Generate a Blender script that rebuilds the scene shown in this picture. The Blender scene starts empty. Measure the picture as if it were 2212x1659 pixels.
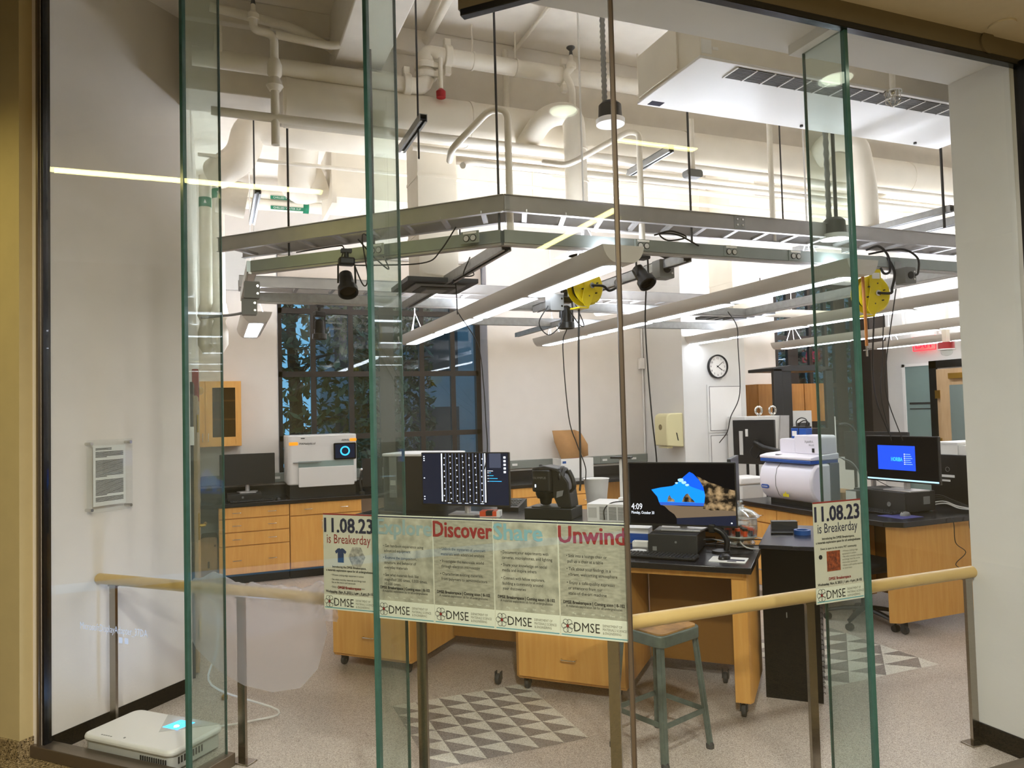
import bpy, math, random
from mathutils import Vector, Matrix, noise as mnoise
random.seed(7)
SC = bpy.context.scene
COL = SC.collection
PI = math.pi
R = math.radians
S2 = 2 ** -0.5

# ---------------------------------------------------------------- camera
cam_d = bpy.data.cameras.new('camera')
cam = bpy.data.objects.new('camera', cam_d)
COL.objects.link(cam)
SC.camera = cam
F_PX, YAW, PITCH, ROLL = 1610.32, R(21.809), R(2.1762), R(-1.5033)
cam_d.sensor_fit = 'HORIZONTAL'
cam_d.sensor_width = 36.0
cam_d.lens = 36.0 * F_PX / 2212.0
cam_d.clip_start = 0.05
cam_d.clip_end = 200
fwd = Vector((math.sin(YAW) * math.cos(PITCH), math.cos(YAW) * math.cos(PITCH), math.sin(PITCH)))
rgt = Vector((math.cos(YAW), -math.sin(YAW), 0))
upv = rgt.cross(fwd)
r2 = rgt * math.cos(ROLL) + upv * math.sin(ROLL)
u2 = -rgt * math.sin(ROLL) + upv * math.cos(ROLL)
cam.matrix_world = Matrix(((r2.x, u2.x, -fwd.x, 0), (r2.y, u2.y, -fwd.y, 0), (r2.z, u2.z, -fwd.z, 1.7), (0, 0, 0, 1)))

# ---------------------------------------------------------------- world and exposure
W = bpy.data.worlds.new('dusk')
SC.world = W
W.use_nodes = True
bg = W.node_tree.nodes['Background']
bg.inputs[0].default_value = (0.12, 0.31, 0.50, 1)
bg.inputs[1].default_value = 1.1
SC.view_settings.view_transform = 'Standard'
SC.view_settings.look = 'None'
SC.view_settings.gamma = 1.0
SC.view_settings.exposure = 0.92
SC.cycles.transparent_max_bounces = 40
SC.cycles.max_bounces = 10
SC.cycles.diffuse_bounces = 5
SC.cycles.glossy_bounces = 5

PEND = 9.5       # pendant lens emission
UPL = 32.0         # pendant uplight emission
FILL_W = 80.0     # added unseen corridor fill lamps, watts
CORR = 17.0       # corridor lamps

# ---------------------------------------------------------------- materials
def hexc(h):
    h = h.lstrip('#')
    c = [int(h[i:i + 2], 16) / 255 for i in (0, 2, 4)]
    return [x / 12.92 if x <= 0.04045 else ((x + 0.055) / 1.055) ** 2.4 for x in c] + [1]

MATS = {}
def mat(name, col='#888888', rough=0.5, metal=0.0, noise=0.0, nscale=20, bump=0.0, spec=None, emit=None, es=1.0, stretch=None, col2=None):
    if name in MATS: return MATS[name]
    m = bpy.data.materials.new(name); m.use_nodes = True
    nt = m.node_tree; b = nt.nodes['Principled BSDF']
    c = hexc(col) if isinstance(col, str) else col
    b.inputs['Base Color'].default_value = c
    b.inputs['Roughness'].default_value = rough
    b.inputs['Metallic'].default_value = metal
    if spec is not None: b.inputs['Specular IOR Level'].default_value = spec
    if emit:
        b.inputs['Emission Color'].default_value = hexc(emit); b.inputs['Emission Strength'].default_value = es
    if noise or col2 or bump:
        tc = nt.nodes.new('ShaderNodeTexCoord'); mp = nt.nodes.new('ShaderNodeMapping'); nz = nt.nodes.new('ShaderNodeTexNoise')
        nt.links.new(tc.outputs['Object'], mp.inputs[0]); nt.links.new(mp.outputs[0], nz.inputs['Vector'])
        if stretch: mp.inputs['Scale'].default_value = stretch
        nz.inputs['Scale'].default_value = nscale; nz.inputs['Detail'].default_value = 4
        if noise or col2:
            rp = nt.nodes.new('ShaderNodeValToRGB')
            rp.color_ramp.elements[0].position = 0.3; rp.color_ramp.elements[1].position = 0.7
            a = hexc(col2) if col2 else [x * (1 - noise) for x in c[:3]] + [1]
            rp.color_ramp.elements[0].color = a
            rp.color_ramp.elements[1].color = c if col2 else [min(1, x * (1 + noise)) for x in c[:3]] + [1]
            nt.links.new(nz.outputs['Fac'], rp.inputs[0]); nt.links.new(rp.outputs[0], b.inputs['Base Color'])
        if bump:
            bp = nt.nodes.new('ShaderNodeBump'); bp.inputs['Strength'].default_value = bump; bp.inputs['Distance'].default_value = 0.01
            nt.links.new(nz.outputs['Fac'], bp.inputs['Height']); nt.links.new(bp.outputs[0], b.inputs['Normal'])
    MATS[name] = m
    return m

def glassmat(name, tint, ior=1.5, rough=0.0, milky=None, milkf=0.0):
    m = bpy.data.materials.new(name); m.use_nodes = True
    nt = m.node_tree; nt.nodes.clear()
    o = nt.nodes.new('ShaderNodeOutputMaterial'); mx = nt.nodes.new('ShaderNodeMixShader')
    tr = nt.nodes.new('ShaderNodeBsdfTransparent'); gl = nt.nodes.new('ShaderNodeBsdfGlossy'); lw = nt.nodes.new('ShaderNodeLayerWeight'); pw_ = nt.nodes.new('ShaderNodeMath'); fr = nt.nodes.new('ShaderNodeMath')
    tr.inputs[0].default_value = list(tint) + [1]; gl.inputs['Roughness'].default_value = rough; f0 = ((ior - 1) / (ior + 1)) ** 2
    lw.inputs[0].default_value = 0.5; pw_.operation = 'POWER'; pw_.inputs[1].default_value = 5.0; fr.operation = 'MULTIPLY_ADD'
    fr.inputs[1].default_value = 1 - f0; fr.inputs[2].default_value = f0
    nt.links.new(lw.outputs['Facing'], pw_.inputs[0]); nt.links.new(pw_.outputs[0], fr.inputs[0])
    nt.links.new(fr.outputs[0], mx.inputs[0]); nt.links.new(tr.outputs[0], mx.inputs[1]); nt.links.new(gl.outputs[0], mx.inputs[2])
    last = mx
    if milky:
        df = nt.nodes.new('ShaderNodeBsdfDiffuse'); df.inputs[0].default_value = hexc(milky)
        tl = nt.nodes.new('ShaderNodeBsdfTranslucent'); tl.inputs[0].default_value = hexc(milky)
        ad = nt.nodes.new('ShaderNodeMixShader'); ad.inputs[0].default_value = 0.5
        nt.links.new(df.outputs[0], ad.inputs[1]); nt.links.new(tl.outputs[0], ad.inputs[2])
        m2 = nt.nodes.new('ShaderNodeMixShader'); m2.inputs[0].default_value = milkf
        nt.links.new(mx.outputs[0], m2.inputs[1]); nt.links.new(ad.outputs[0], m2.inputs[2]); last = m2
    nt.links.new(last.outputs[0], o.inputs[0])
    MATS[name] = m
    return m

def jarmat():
    m = bpy.data.materials.new('jar_glass'); m.use_nodes = True
    nt = m.node_tree; nt.nodes.clear()
    o = nt.nodes.new('ShaderNodeOutputMaterial'); mx = nt.nodes.new('ShaderNodeMixShader'); tr = nt.nodes.new('ShaderNodeBsdfTransparent'); gl = nt.nodes.new('ShaderNodeBsdfGlass')
    gl.inputs['IOR'].default_value = 1.48; gl.inputs['Roughness'].default_value = 0.0; gl.inputs[0].default_value = (0.93, 0.96, 0.94, 1); mx.inputs[0].default_value = 0.55
    nt.links.new(tr.outputs[0], mx.inputs[1]); nt.links.new(gl.outputs[0], mx.inputs[2]); nt.links.new(mx.outputs[0], o.inputs[0])
    MATS['jar_glass'] = m
jarmat()
def emat(name, col, s):
    m = bpy.data.materials.new(name); m.use_nodes = True
    nt = m.node_tree; nt.nodes.clear()
    o = nt.nodes.new('ShaderNodeOutputMaterial'); e = nt.nodes.new('ShaderNodeEmission')
    e.inputs[0].default_value = hexc(col); e.inputs[1].default_value = s
    nt.links.new(e.outputs[0], o.inputs[0]); MATS[name] = m
    return m

def woodmat(name, c1, c2, rough=0.35, scale=3.0, stretch=(1, 1, 0.09)):
    m = bpy.data.materials.new(name); m.use_nodes = True
    nt = m.node_tree; b = nt.nodes['Principled BSDF']; b.inputs['Roughness'].default_value = rough
    tc = nt.nodes.new('ShaderNodeTexCoord'); mp = nt.nodes.new('ShaderNodeMapping'); nz = nt.nodes.new('ShaderNodeTexNoise'); rp = nt.nodes.new('ShaderNodeValToRGB')
    mp.inputs['Scale'].default_value = stretch; nz.inputs['Scale'].default_value = scale * 12; nz.inputs['Detail'].default_value = 6; nz.inputs['Distortion'].default_value = 0.6
    rp.color_ramp.elements[0].position = 0.25; rp.color_ramp.elements[1].position = 0.75
    rp.color_ramp.elements[0].color = hexc(c1); rp.color_ramp.elements[1].color = hexc(c2)
    nt.links.new(tc.outputs['Object'], mp.inputs[0]); nt.links.new(mp.outputs[0], nz.inputs['Vector']); nt.links.new(nz.outputs['Fac'], rp.inputs[0]); nt.links.new(rp.outputs[0], b.inputs['Base Color'])
    MATS[name] = m
    return m

def specklemat(name, base, dark, light, scale=420, rough=0.35):
    m = bpy.data.materials.new(name); m.use_nodes = True
    nt = m.node_tree; b = nt.nodes['Principled BSDF']; b.inputs['Roughness'].default_value = rough
    tc = nt.nodes.new('ShaderNodeTexCoord'); vo = nt.nodes.new('ShaderNodeTexVoronoi'); rp = nt.nodes.new('ShaderNodeValToRGB')
    vo.inputs['Scale'].default_value = scale
    sp = nt.nodes.new('ShaderNodeSeparateColor')
    cr = rp.color_ramp; cr.elements[0].color = hexc(dark); cr.elements[0].position = 0.1
    cr.elements[1].color = hexc(light); cr.elements[1].position = 0.92
    e = cr.elements.new(0.35); e.color = hexc(base); e = cr.elements.new(0.75); e.color = hexc(base)
    nt.links.new(tc.outputs['Object'], vo.inputs['Vector']); nt.links.new(vo.outputs['Color'], sp.inputs[0]); nt.links.new(sp.outputs[0], rp.inputs[0]); nt.links.new(rp.outputs[0], b.inputs['Base Color'])
    MATS[name] = m
    return m

M = MATS
mat('wall_white', '#dfd8cf', 0.7, noise=0.02, nscale=6, bump=0.03)
mat('wall_pale', '#d6d4cf', 0.7, noise=0.02, nscale=5)
mat('corr_wall', '#b3a274', 0.75, noise=0.03, nscale=8)
mat('header_brown', '#6b6048', 0.6, noise=0.03)
mat('corr_ceil', '#cbc2ab', 0.8, noise=0.02)
mat('ceil_paint', '#e9e1d4', 0.75, noise=0.04, nscale=9, bump=0.25)
mat('paint_pipe', '#e8e0d0', 0.5, noise=0.03, nscale=14)
mat('paint_duct', '#e4dbc9', 0.5, noise=0.05, nscale=5)
mat('black_trim', '#0d0c0b', 0.25)
mat('bronze', '#7a6e5f', 0.3, 0.8)
mat('stainless', '#a59e94', 0.22, 1.0, noise=0.08, nscale=30, stretch=(1, 1, 30))
mat('aluminium', '#b4b1ae', 0.36, 0.6, noise=0.06, nscale=12)
mat('galvanised', '#a3a4a3', 0.4, 0.6, noise=0.1, nscale=25)
mat('raceway_grey', '#9aa19d', 0.35, 0.55, noise=0.03)
mat('wall_raceway', '#8b9089', 0.4, 0.3)
mat('chrome', '#d5d2cc', 0.12, 1.0)
mat('black_plastic', '#141414', 0.4)
mat('black_gloss', '#080808', 0.3, spec=0.2)
mat('dark_grey', '#2c2c2b', 0.45)
mat('mid_grey', '#7d7d7a', 0.5)
mat('light_grey', '#c4c2bc', 0.45)
mat('white_plastic', '#e6e3de', 0.35)
mat('paper', '#e9e6df', 0.8)
mat('epoxy', '#15151a', 0.22, noise=0.15, nscale=60)
mat('epoxy_blue', '#1c1d24', 0.18, noise=0.2, nscale=10)
mat('cable_black', '#0f0f0f', 0.5)
mat('cable_white', '#d8d6d0', 0.5)
mat('yellow_paint', '#e2c916', 0.3, noise=0.03)
mat('red_paint', '#a01318', 0.4)
mat('orange_hose', '#b5702a', 0.5)
mat('brass', '#b08a3c', 0.3, 0.9)
mat('fixture', '#c9c4bb', 0.45)
mat('cardboard', '#a87e50', 0.8, noise=0.08, nscale=10)
mat('horiba_white', '#e9e4ec', 0.28)
mat('horiba_blue', '#1e4f9e', 0.3)
mat('horiba_slate', '#4d5566', 0.4)
mat('aeris_grey', '#cfccc6', 0.35)
mat('cream', '#cbc398', 0.35)
mat('rubber', '#3a3937', 0.7)
mat('green_tag', '#0b7a57', 0.5)
mat('blue_tape', '#1c4f92', 0.4)
mat('shade_cloth', '#c9bdae', 0.9)
mat('stool_paint', '#5f6a62', 0.4, 0.3, noise=0.15, nscale=25)
mat('stool_wood', '#b98a4e', 0.6, col2='#2e1d12', nscale=9)
mat('leaf', '#3f5a37', 0.6, noise=0.35, nscale=3)
mat('leaf_light', '#6b7f5d', 0.5, noise=0.3, nscale=3)
mat('bark', '#2f2a22', 0.9, noise=0.3)
mat('ground_out', '#20261f', 0.9, noise=0.3)
mat('facade', '#8c969e', 0.8, noise=0.1, nscale=2)
mat('facade_dark', '#30383d', 0.3)
mat('win_frame', '#2a221b', 0.45)
mat('reveal', '#b3b2b8', 0.7)
mat('ink_navy', '#0c1330', 0.8)
mat('ink_red', '#7c1715', 0.8)
mat('ink_black', '#14130f', 0.8)
mat('ink_grey', '#6f6d5c', 0.8)
mat('ink_cyan', '#6f979a', 0.8)
mat('ink_ghost', '#7f9490', 0.8)
mat('poster_paper', '#b5b3a0', 0.7, noise=0.03, nscale=8)
mat('poster_band', '#c6c8b4', 0.7)
mat('poster_teal', '#5d9296', 0.7)
mat('poster_photo', '#7f7e6c', 0.7, col2='#adab96', nscale=22)
mat('poster_photo2', '#807e6c', 0.7, col2='#9c9a86', nscale=34, stretch=(1, 1, 3))
mat('poster_micro', '#5e5c54', 0.7, col2='#a9a698', nscale=60)
mat('poster_rust', '#9a4a22', 0.7, col2='#3e1710', nscale=70)
mat('acrylic_edge', '#c9d4cf', 0.2)
mat('yellow_label', '#d9c81a', 0.5)
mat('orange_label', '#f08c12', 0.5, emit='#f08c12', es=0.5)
mat('vial_orange', '#e2542a', 0.3)
mat('pink_foam', '#d98a92', 0.8)
mat('glass_edge', '#35584e', 0.15, noise=0.1)
mat('purple_pad', '#3b3c78', 0.7)
mat('navy_shirt', '#14284d', 0.7)
mat('brown_panel', '#8a5f24', 0.5)
glassmat('pane', (0.945, 0.962, 0.955))
glassmat('fin_glass', (0.87, 0.92, 0.89), milky='#b9c8bf', milkf=0.07)
glassmat('window_glass', (0.9, 0.93, 0.93), ior=1.55)
glassmat('clear_glass', (0.90, 0.93, 0.91), ior=1.8)
glassmat('acrylic', (0.97, 0.98, 0.98), ior=1.35)
glassmat('smoke_glass', (0.6, 0.56, 0.5))
glassmat('plastic_sheet', (0.93, 0.93, 0.95), ior=1.42, rough=0.16, milky='#efecf4', milkf=0.30)
glassmat('side_lite', (0.55, 0.62, 0.6), milky='#bcd0cb', milkf=0.6)
emat('lens', '#e9eefd', PEND)
emat('uplight', '#eaedfb', UPL)
emat('down_lens', '#ffffff', 8.0)
emat('corr_lamp', '#fff09a', CORR)
emat('corr_disc', '#f2ffe0', 6.0)
emat('screen_black', '#05060a', 1.0)
emat('screen_dark', '#10172a', 0.9)
emat('screen_white', '#f2f5ff', 1.0)
emat('screen_grey', '#7f869c', 0.9)
emat('screen_steel', '#3d4254', 0.9)
emat('screen_blue', '#1c46d8', 1.1)
emat('screen_sky', '#0b7df0', 1.1)
emat('screen_sky_deep', '#0a50d8', 1.1)
emat('screen_cyan', '#39b7f2', 1.1)
emat('screen_sand', '#6b5a49', 0.9)
emat('screen_sea', '#2a55b0', 1.0)
emat('screen_shade', '#1c2030', 0.9)
emat('screen_cloud', '#9cc6ee', 1.0)
emat('screen_bar', '#a9d4ee', 1.1)
emat('proj_blue', '#3aa0ff', 3.0)
emat('proj_hot', '#dff2ff', 25.0)
emat('exit_red', '#ff1f2e', 2.5)
emat('led_white', '#cfe2ff', 4.0)
emat('projected', '#c9d3ea', 0.55)  # self-lit lettering colour, imitates light thrown by the projector
woodmat('maple', '#cf9448', '#dda758')
woodmat('oak', '#a2682b', '#bd8440', scale=2.0)
woodmat('rail_wood', '#c0a063', '#cdb075', stretch=(0.15, 0.15, 0.15))
woodmat('door_wood', '#a98a63', '#b99c78')
specklemat('lab_floor', '#bbaea1', '#85776a', '#d8cfc2', 330, 0.4)
specklemat('corr_floor', '#7d6c4c', '#3c3222', '#a99570', 160, 0.2)
specklemat('inlay_light', '#d6d2c4', '#a8a291', '#e4e1d6', 330, 0.4)
specklemat('inlay_dark', '#8f8780', '#645c56', '#a69e96', 330, 0.4)

def rockmat():
    m = bpy.data.materials.new('screen_rock'); m.use_nodes = True
    nt = m.node_tree; nt.nodes.clear()
    o = nt.nodes.new('ShaderNodeOutputMaterial'); e = nt.nodes.new('ShaderNodeEmission'); nz = nt.nodes.new('ShaderNodeTexNoise'); rp = nt.nodes.new('ShaderNodeValToRGB'); tc = nt.nodes.new('ShaderNodeTexCoord')
    nz.inputs['Scale'].default_value = 24; nz.inputs['Detail'].default_value = 6
    rp.color_ramp.elements[0].position = 0.42; rp.color_ramp.elements[1].position = 0.66
    rp.color_ramp.elements[0].color = hexc('#17130f'); rp.color_ramp.elements[1].color = hexc('#9a7f5d')
    nt.links.new(tc.outputs['Object'], nz.inputs['Vector']); nt.links.new(nz.outputs['Fac'], rp.inputs[0]); nt.links.new(rp.outputs[0], e.inputs[0]); nt.links.new(e.outputs[0], o.inputs[0])
    MATS['screen_rock'] = m
rockmat()

# ---------------------------------------------------------------- mesh helper
class MB:
    def __init__(s): s.v = []; s.f = []
    def add(s, vs, fs):
        k = len(s.v); s.v += [tuple(v) for v in vs]; s.f += [tuple(i + k for i in f) for f in fs]; return s
    def box(s, x0, x1, y0, y1, z0, z1):
        return s.add([(x0, y0, z0), (x1, y0, z0), (x1, y1, z0), (x0, y1, z0), (x0, y0, z1), (x1, y0, z1), (x1, y1, z1), (x0, y1, z1)],
                     [(3, 2, 1, 0), (4, 5, 6, 7), (0, 1, 5, 4), (1, 2, 6, 5), (2, 3, 7, 6), (3, 0, 4, 7)])
    def prism(s, poly, z0, z1, ax='z'):
        n = len(poly)
        mk = {'z': lambda a, b, c: (a, b, c), 'y': lambda a, b, c: (a, c, b), 'x': lambda a, b, c: (c, a, b)}[ax]
        vs = [mk(a, b, z0) for a, b in poly] + [mk(a, b, z1) for a, b in poly]
        return s.add(vs, [tuple(range(n - 1, -1, -1)), tuple(range(n, 2 * n))] + [(i, (i + 1) % n, n + (i + 1) % n, n + i) for i in range(n)])
    def tube(s, path, r, n=10, caps=True, flat=None):
        P = [Vector(p) for p in path]; N = len(P); rs = r if isinstance(r, (list, tuple)) else [r] * N
        up = None; vs = []
        for i, p in enumerate(P):
            t = (P[min(i + 1, N - 1)] - P[max(i - 1, 0)])
            if t.length < 1e-9: t = Vector((0, 0, 1))
            t.normalize()
            if up is None: up = Vector((0, 0, 1)) if abs(t.z) < 0.9 else Vector((1, 0, 0))
            a = t.cross(up)
            if a.length < 1e-6: a = t.cross(Vector((0.3, 1, 0.2)))
            a.normalize(); up = a.cross(t).normalized()
            for k in range(n):
                q = 2 * PI * k / n
                vs.append(p + rs[i] * (math.cos(q) * a + (flat or 1) * math.sin(q) * up))
        fs = [(i * n + k, i * n + (k + 1) % n, (i + 1) * n + (k + 1) % n, (i + 1) * n + k) for i in range(N - 1) for k in range(n)]
        if caps: fs += [tuple(range(n - 1, -1, -1)), tuple((N - 1) * n + k for k in range(n))]
        return s.add(vs, fs)
    def cyl(s, p0, p1, r, n=20, r2=None): return s.tube([p0, p1], [r, r if r2 is None else r2], n)
    def bar(s, p0, p1, w, h):
        a = Vector(p0); b = Vector(p1); t = (b - a).normalized()
        up = Vector((0, 0, 1)) if abs(t.z) < 0.95 else Vector((0, 1, 0))
        q = t.cross(up).normalized() * (w / 2); u = q.cross(t).normalized() * (h / 2)
        vs = [a - q - u, a + q - u, a + q + u, a - q + u, b - q - u, b + q - u, b + q + u, b - q + u]
        return s.add(vs, [(3, 2, 1, 0), (4, 5, 6, 7), (0, 1, 5, 4), (1, 2, 6, 5), (2, 3, 7, 6), (3, 0, 4, 7)])
    def lathe(s, prof, c=(0, 0, 0), n=28, ax='z', caps=True):
        vs = []; N = len(prof)
        for r, z in prof:
            for k in range(n):
                a = 2 * PI * k / n; x, y = r * math.cos(a), r * math.sin(a)
                p = (x, y, z) if ax == 'z' else ((x, z, y) if ax == 'y' else (z, x, y))
                vs.append((p[0] + c[0], p[1] + c[1], p[2] + c[2]))
        fs = [(i * n + k, i * n + (k + 1) % n, (i + 1) * n + (k + 1) % n, (i + 1) * n + k) for i in range(N - 1) for k in range(n)]
        if caps: fs += [tuple(range(n - 1, -1, -1)), tuple((N - 1) * n + k for k in range(n))]
        return s.add(vs, fs)
    def torus(s, c, Rr, r, n=24, m=8, ax='z'):
        vs = []
        for i in range(n):
            a = 2 * PI * i / n
            for k in range(m):
                b = 2 * PI * k / m; d = Rr + r * math.cos(b); x, y, z = d * math.cos(a), d * math.sin(a), r * math.sin(b)
                p = (x, y, z) if ax == 'z' else ((x, z, y) if ax == 'y' else (z, x, y))
                vs.append((p[0] + c[0], p[1] + c[1], p[2] + c[2]))
        return s.add(vs, [(i * m + k, ((i + 1) % n) * m + k, ((i + 1) % n) * m + (k + 1) % m, i * m + (k + 1) % m) for i in range(n) for k in range(m)])
    def rbox(s, x0, x1, y0, y1, z0, z1, r, ax='z', n=5):
        """box with four edges along ax rounded"""
        a0, a1, b0, b1, c0, c1 = {'z': (x0, x1, y0, y1, z0, z1), 'y': (x0, x1, z0, z1, y0, y1), 'x': (y0, y1, z0, z1, x0, x1)}[ax]
        pl = []
        for cx, cy, st in ((a1 - r, b1 - r, 0), (a0 + r, b1 - r, 90), (a0 + r, b0 + r, 180), (a1 - r, b0 + r, 270)):
            for k in range(n + 1):
                q = R(st + 90 * k / n); pl.append((cx + r * math.cos(q), cy + r * math.sin(q)))
        return s.prism(pl, c0, c1, ax)
    def quad(s, a, b, c, d): return s.add([a, b, c, d], [(0, 1, 2, 3)])
    def grid(s, fn, nu, nv):
        vs = [fn(i / nu, j / nv) for j in range(nv + 1) for i in range(nu + 1)]
        return s.add(vs, [(j * (nu + 1) + i, j * (nu + 1) + i + 1, (j + 1) * (nu + 1) + i + 1, (j + 1) * (nu + 1) + i) for j in range(nv) for i in range(nu)])
    def build(s, name, material, parent=None, bevel=0.0, subsurf=0, solid=0.0, world=False, sharp=0.7):
        me = bpy.data.meshes.new(name)
        vs = s.v
        o = bpy.data.objects.new(name, me); COL.objects.link(o)
        if parent is None:
            xs = [v[0] for v in vs]; ys = [v[1] for v in vs]; zs = [v[2] for v in vs]
            c = ((min(xs) + max(xs)) / 2, (min(ys) + max(ys)) / 2, min(zs))
            vs = [(v[0] - c[0], v[1] - c[1], v[2] - c[2]) for v in vs]; o.location = c
        else:
            o.parent = parent
            if world:
                iv = abs_matrix(parent).inverted()
                vs = [tuple(iv @ Vector(v)) for v in vs]
        me.from_pydata(vs, [], s.f)
        me.validate(); me.update()
        import bmesh as _b
        bm = _b.new(); bm.from_mesh(me); _b.ops.recalc_face_normals(bm, faces=bm.faces); bm.to_mesh(me); bm.free()
        for p in me.polygons: p.use_smooth = True
        me.set_sharp_from_angle(angle=sharp)
        me.materials.append(M[material] if isinstance(material, str) else material)
        if solid:
            md = o.modifiers.new('solid', 'SOLIDIFY'); md.thickness = solid
        if bevel:
            md = o.modifiers.new('bevel', 'BEVEL'); md.width = bevel; md.segments = 2; md.limit_method = 'ANGLE'; md.angle_limit = R(40)
        if subsurf:
            md = o.modifiers.new('sub', 'SUBSURF'); md.levels = subsurf; md.render_levels = subsurf
        return o

def abs_matrix(o):
    m = Matrix.LocRotScale(o.location, o.rotation_euler, o.scale)
    return abs_matrix(o.parent) @ m if o.parent else m

def tag(o, label, cat, group=None, kind=None):
    o['label'] = label; o['category'] = cat
    if group: o['group'] = group
    if kind: o['kind'] = kind
    return o
def struct(o):
    o['kind'] = 'structure'; return o
def thing(name, label, cat, loc=(0, 0, 0), rz=0.0, group=None):
    o = bpy.data.objects.new(name, None); COL.objects.link(o)
    o.empty_display_size = 0.1
    o.location = loc; o.rotation_euler = (0, 0, R(rz))
    return tag(o, label, cat, group)
def copy_tree(o, parent=None):
    c = o.copy(); COL.objects.link(c)
    if parent is not None: c.parent = parent
    for ch in [q for q in bpy.data.objects if q.parent == o]: copy_tree(ch, c)
    return c
def UV(u, v, z=0.0): return ((u + v) * S2, (v - u) * S2, z)
def smooth(pts, k=6):
    P = [Vector(p) for p in pts]; out = []
    Q = [P[0] * 2 - P[1]] + P + [P[-1] * 2 - P[-2]]
    for i in range(1, len(Q) - 2):
        a, b, c, d = Q[i - 1], Q[i], Q[i + 1], Q[i + 2]
        for j in range(k):
            t = j / k
            out.append(0.5 * ((2 * b) + (c - a) * t + (2 * a - 5 * b + 4 * c - d) * t * t + (3 * b - a - 3 * c + d) * t ** 3))
    out.append(P[-1]); return out
def bend(pts, r=0.06, k=5):
    P = [Vector(p) for p in pts]; out = [P[0]]
    for i in range(1, len(P) - 1):
        a = (P[i - 1] - P[i]); b = (P[i + 1] - P[i]); rr = min(r, a.length * 0.49, b.length * 0.49)
        A = P[i] + a.normalized() * rr; B = P[i] + b.normalized() * rr
        for j in range(k + 1):
            t = j / k; out.append(A * (1 - t) ** 2 + P[i] * 2 * t * (1 - t) + B * t * t)
    out.append(P[-1]); return out

def text(name, lines, material, parent, depth=0.0004):
    """lines: (string, x, z, size, align, bold, xscale); local frame, facing -y. Joined into ONE lettering mesh."""
    mb = MB()
    for st, x, z, size, al, bold, xs in lines:
        cu = bpy.data.curves.new('t', 'FONT'); cu.body = st; cu.size = size; cu.align_x = al; cu.resolution_u = 2
        ob = bpy.data.objects.new('t', cu); COL.objects.link(ob)
        dg = bpy.context.evaluated_depsgraph_get()
        me = bpy.data.meshes.new_from_object(ob.evaluated_get(dg))
        if xs < 0:
            X = [v.co.x for v in me.vertices]; a, b = min(X), max(X); k = -xs / max(1e-6, b - a)
            off = x - a * k if al == 'LEFT' else x - (a + b) / 2 * k
        else: k, off = xs, x
        g = bold * size * 0.9
        sh = [(0, 0)] if bold <= 0 else [(0, 0), (g, 0), (-g, 0), (0, g * 0.6), (0, -g * 0.6), (g, g * 0.5), (-g, g * 0.5), (g, -g * 0.5), (-g, -g * 0.5)]
        for i, (sx, sz) in enumerate(sh):
            mb.add([(off + v.co.x * k + sx, -2e-6 * i, z + v.co.y + sz) for v in me.vertices], [tuple(p.vertices) for p in me.polygons])
        bpy.data.objects.remove(ob); bpy.data.curves.remove(cu); bpy.data.meshes.remove(me)
    k = len(mb.v)
    mb.v = [(a, b - depth, c) for a, b, c in mb.v]
    return mb.build(name, material, parent)
# ================================================================ SETTING
def poly_obj(name, poly, z0, z1, m):
    return struct(MB().prism(poly, z0, z1).build(name, m))
def wallbox(name, m, *b):
    return struct(MB().box(*b).build(name, m))
poly_obj('floor', [(1.371, 2.334), (3.57, 2.334), (10.1, 2.5), (10.1, 9.3), (-0.3, 9.3), (-0.3, 5.25), (-0.155, 5.19), (-0.85, 4.54)], -0.1, 0, 'lab_floor')
poly_obj('floor_corridor', [(7.5, 2.33), (1.371, 2.334), (-0.86, 4.56), (-5, 8.7), (-5, -4), (7.5, -4)], -0.1, 0.0005, 'corr_floor')
# lab ceiling slab with one longitudinal beam and one cross beam
poly_obj('ceiling', [(10.3, -4.2), (-5.7, -4.2), (-5.7, 9.4), (10.3, 9.4)], 4.3, 4.45, 'ceil_paint')
struct(MB().box(0.72, 1.03, 2.9, 4.86, 3.93, 4.3).build('trim_1', 'ceil_paint', bevel=0.01))
struct(MB().box(-0.165, 10.1, 4.85, 5.2, 3.72, 4.3).box(-0.165, 10.1, 4.80, 4.86, 4.14, 4.3).build('trim_2', 'ceil_paint', bevel=0.006))
# back wall, 0.35 thick, with two window openings
YB = 8.9
bw = MB()
bw.box(-0.3, 0.68, YB, 9.25, 0, 4.3).box(0.68, 3.24, YB, 9.25, 0, 0.98).box(0.68, 3.24, YB, 9.25, 3.62, 4.3)
bw.box(3.24, 7.83, YB, 9.25, 0, 4.3).box(7.83, 9.95, YB, 9.25, 0, 0.85).box(7.83, 9.95, YB, 9.25, 3.62, 4.3)
struct(bw.build('wall_back', 'wall_white'))
wallbox('wall_pier', 'wall_pale', 5.526, 6.5, 7.97, YB, 0, 4.3)
wallbox('wall_right', 'wall_pale', 9.951, 10.15, 2.6, 9.25, 0, 4.3)
wallbox('wall_left', 'wall_white', -0.32, -0.15, 5.19, YB, 0, 4.3)
# left return wall beside the glass (45 degrees)
struct(MB().prism([UV(-3.781, 2.60)[:2], UV(-3.781, 3.56)[:2], UV(-3.95, 3.56)[:2], UV(-3.95, 2.60)[:2]], 0, 4.3).build('wall_left_return', 'wall_white'))
struct(MB().prism([UV(-3.776, 2.64)[:2], UV(-3.776, 3.565)[:2], UV(-3.80, 3.565)[:2], UV(-3.80, 2.64)[:2]], 0, 0.088).build('baseboard_left', 'black_gloss'))
wallbox('wall_front_right', 'wall_pale', 3.525, 10.1, 2.346, 2.66, 0, 4.3)
struct(MB().box(3.517, 3.54, 2.346, 2.672, 0, 0.1).box(3.517, 5, 2.655, 2.672, 0, 0.1).build('baseboard_right', 'black_gloss', bevel=0.004))
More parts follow.
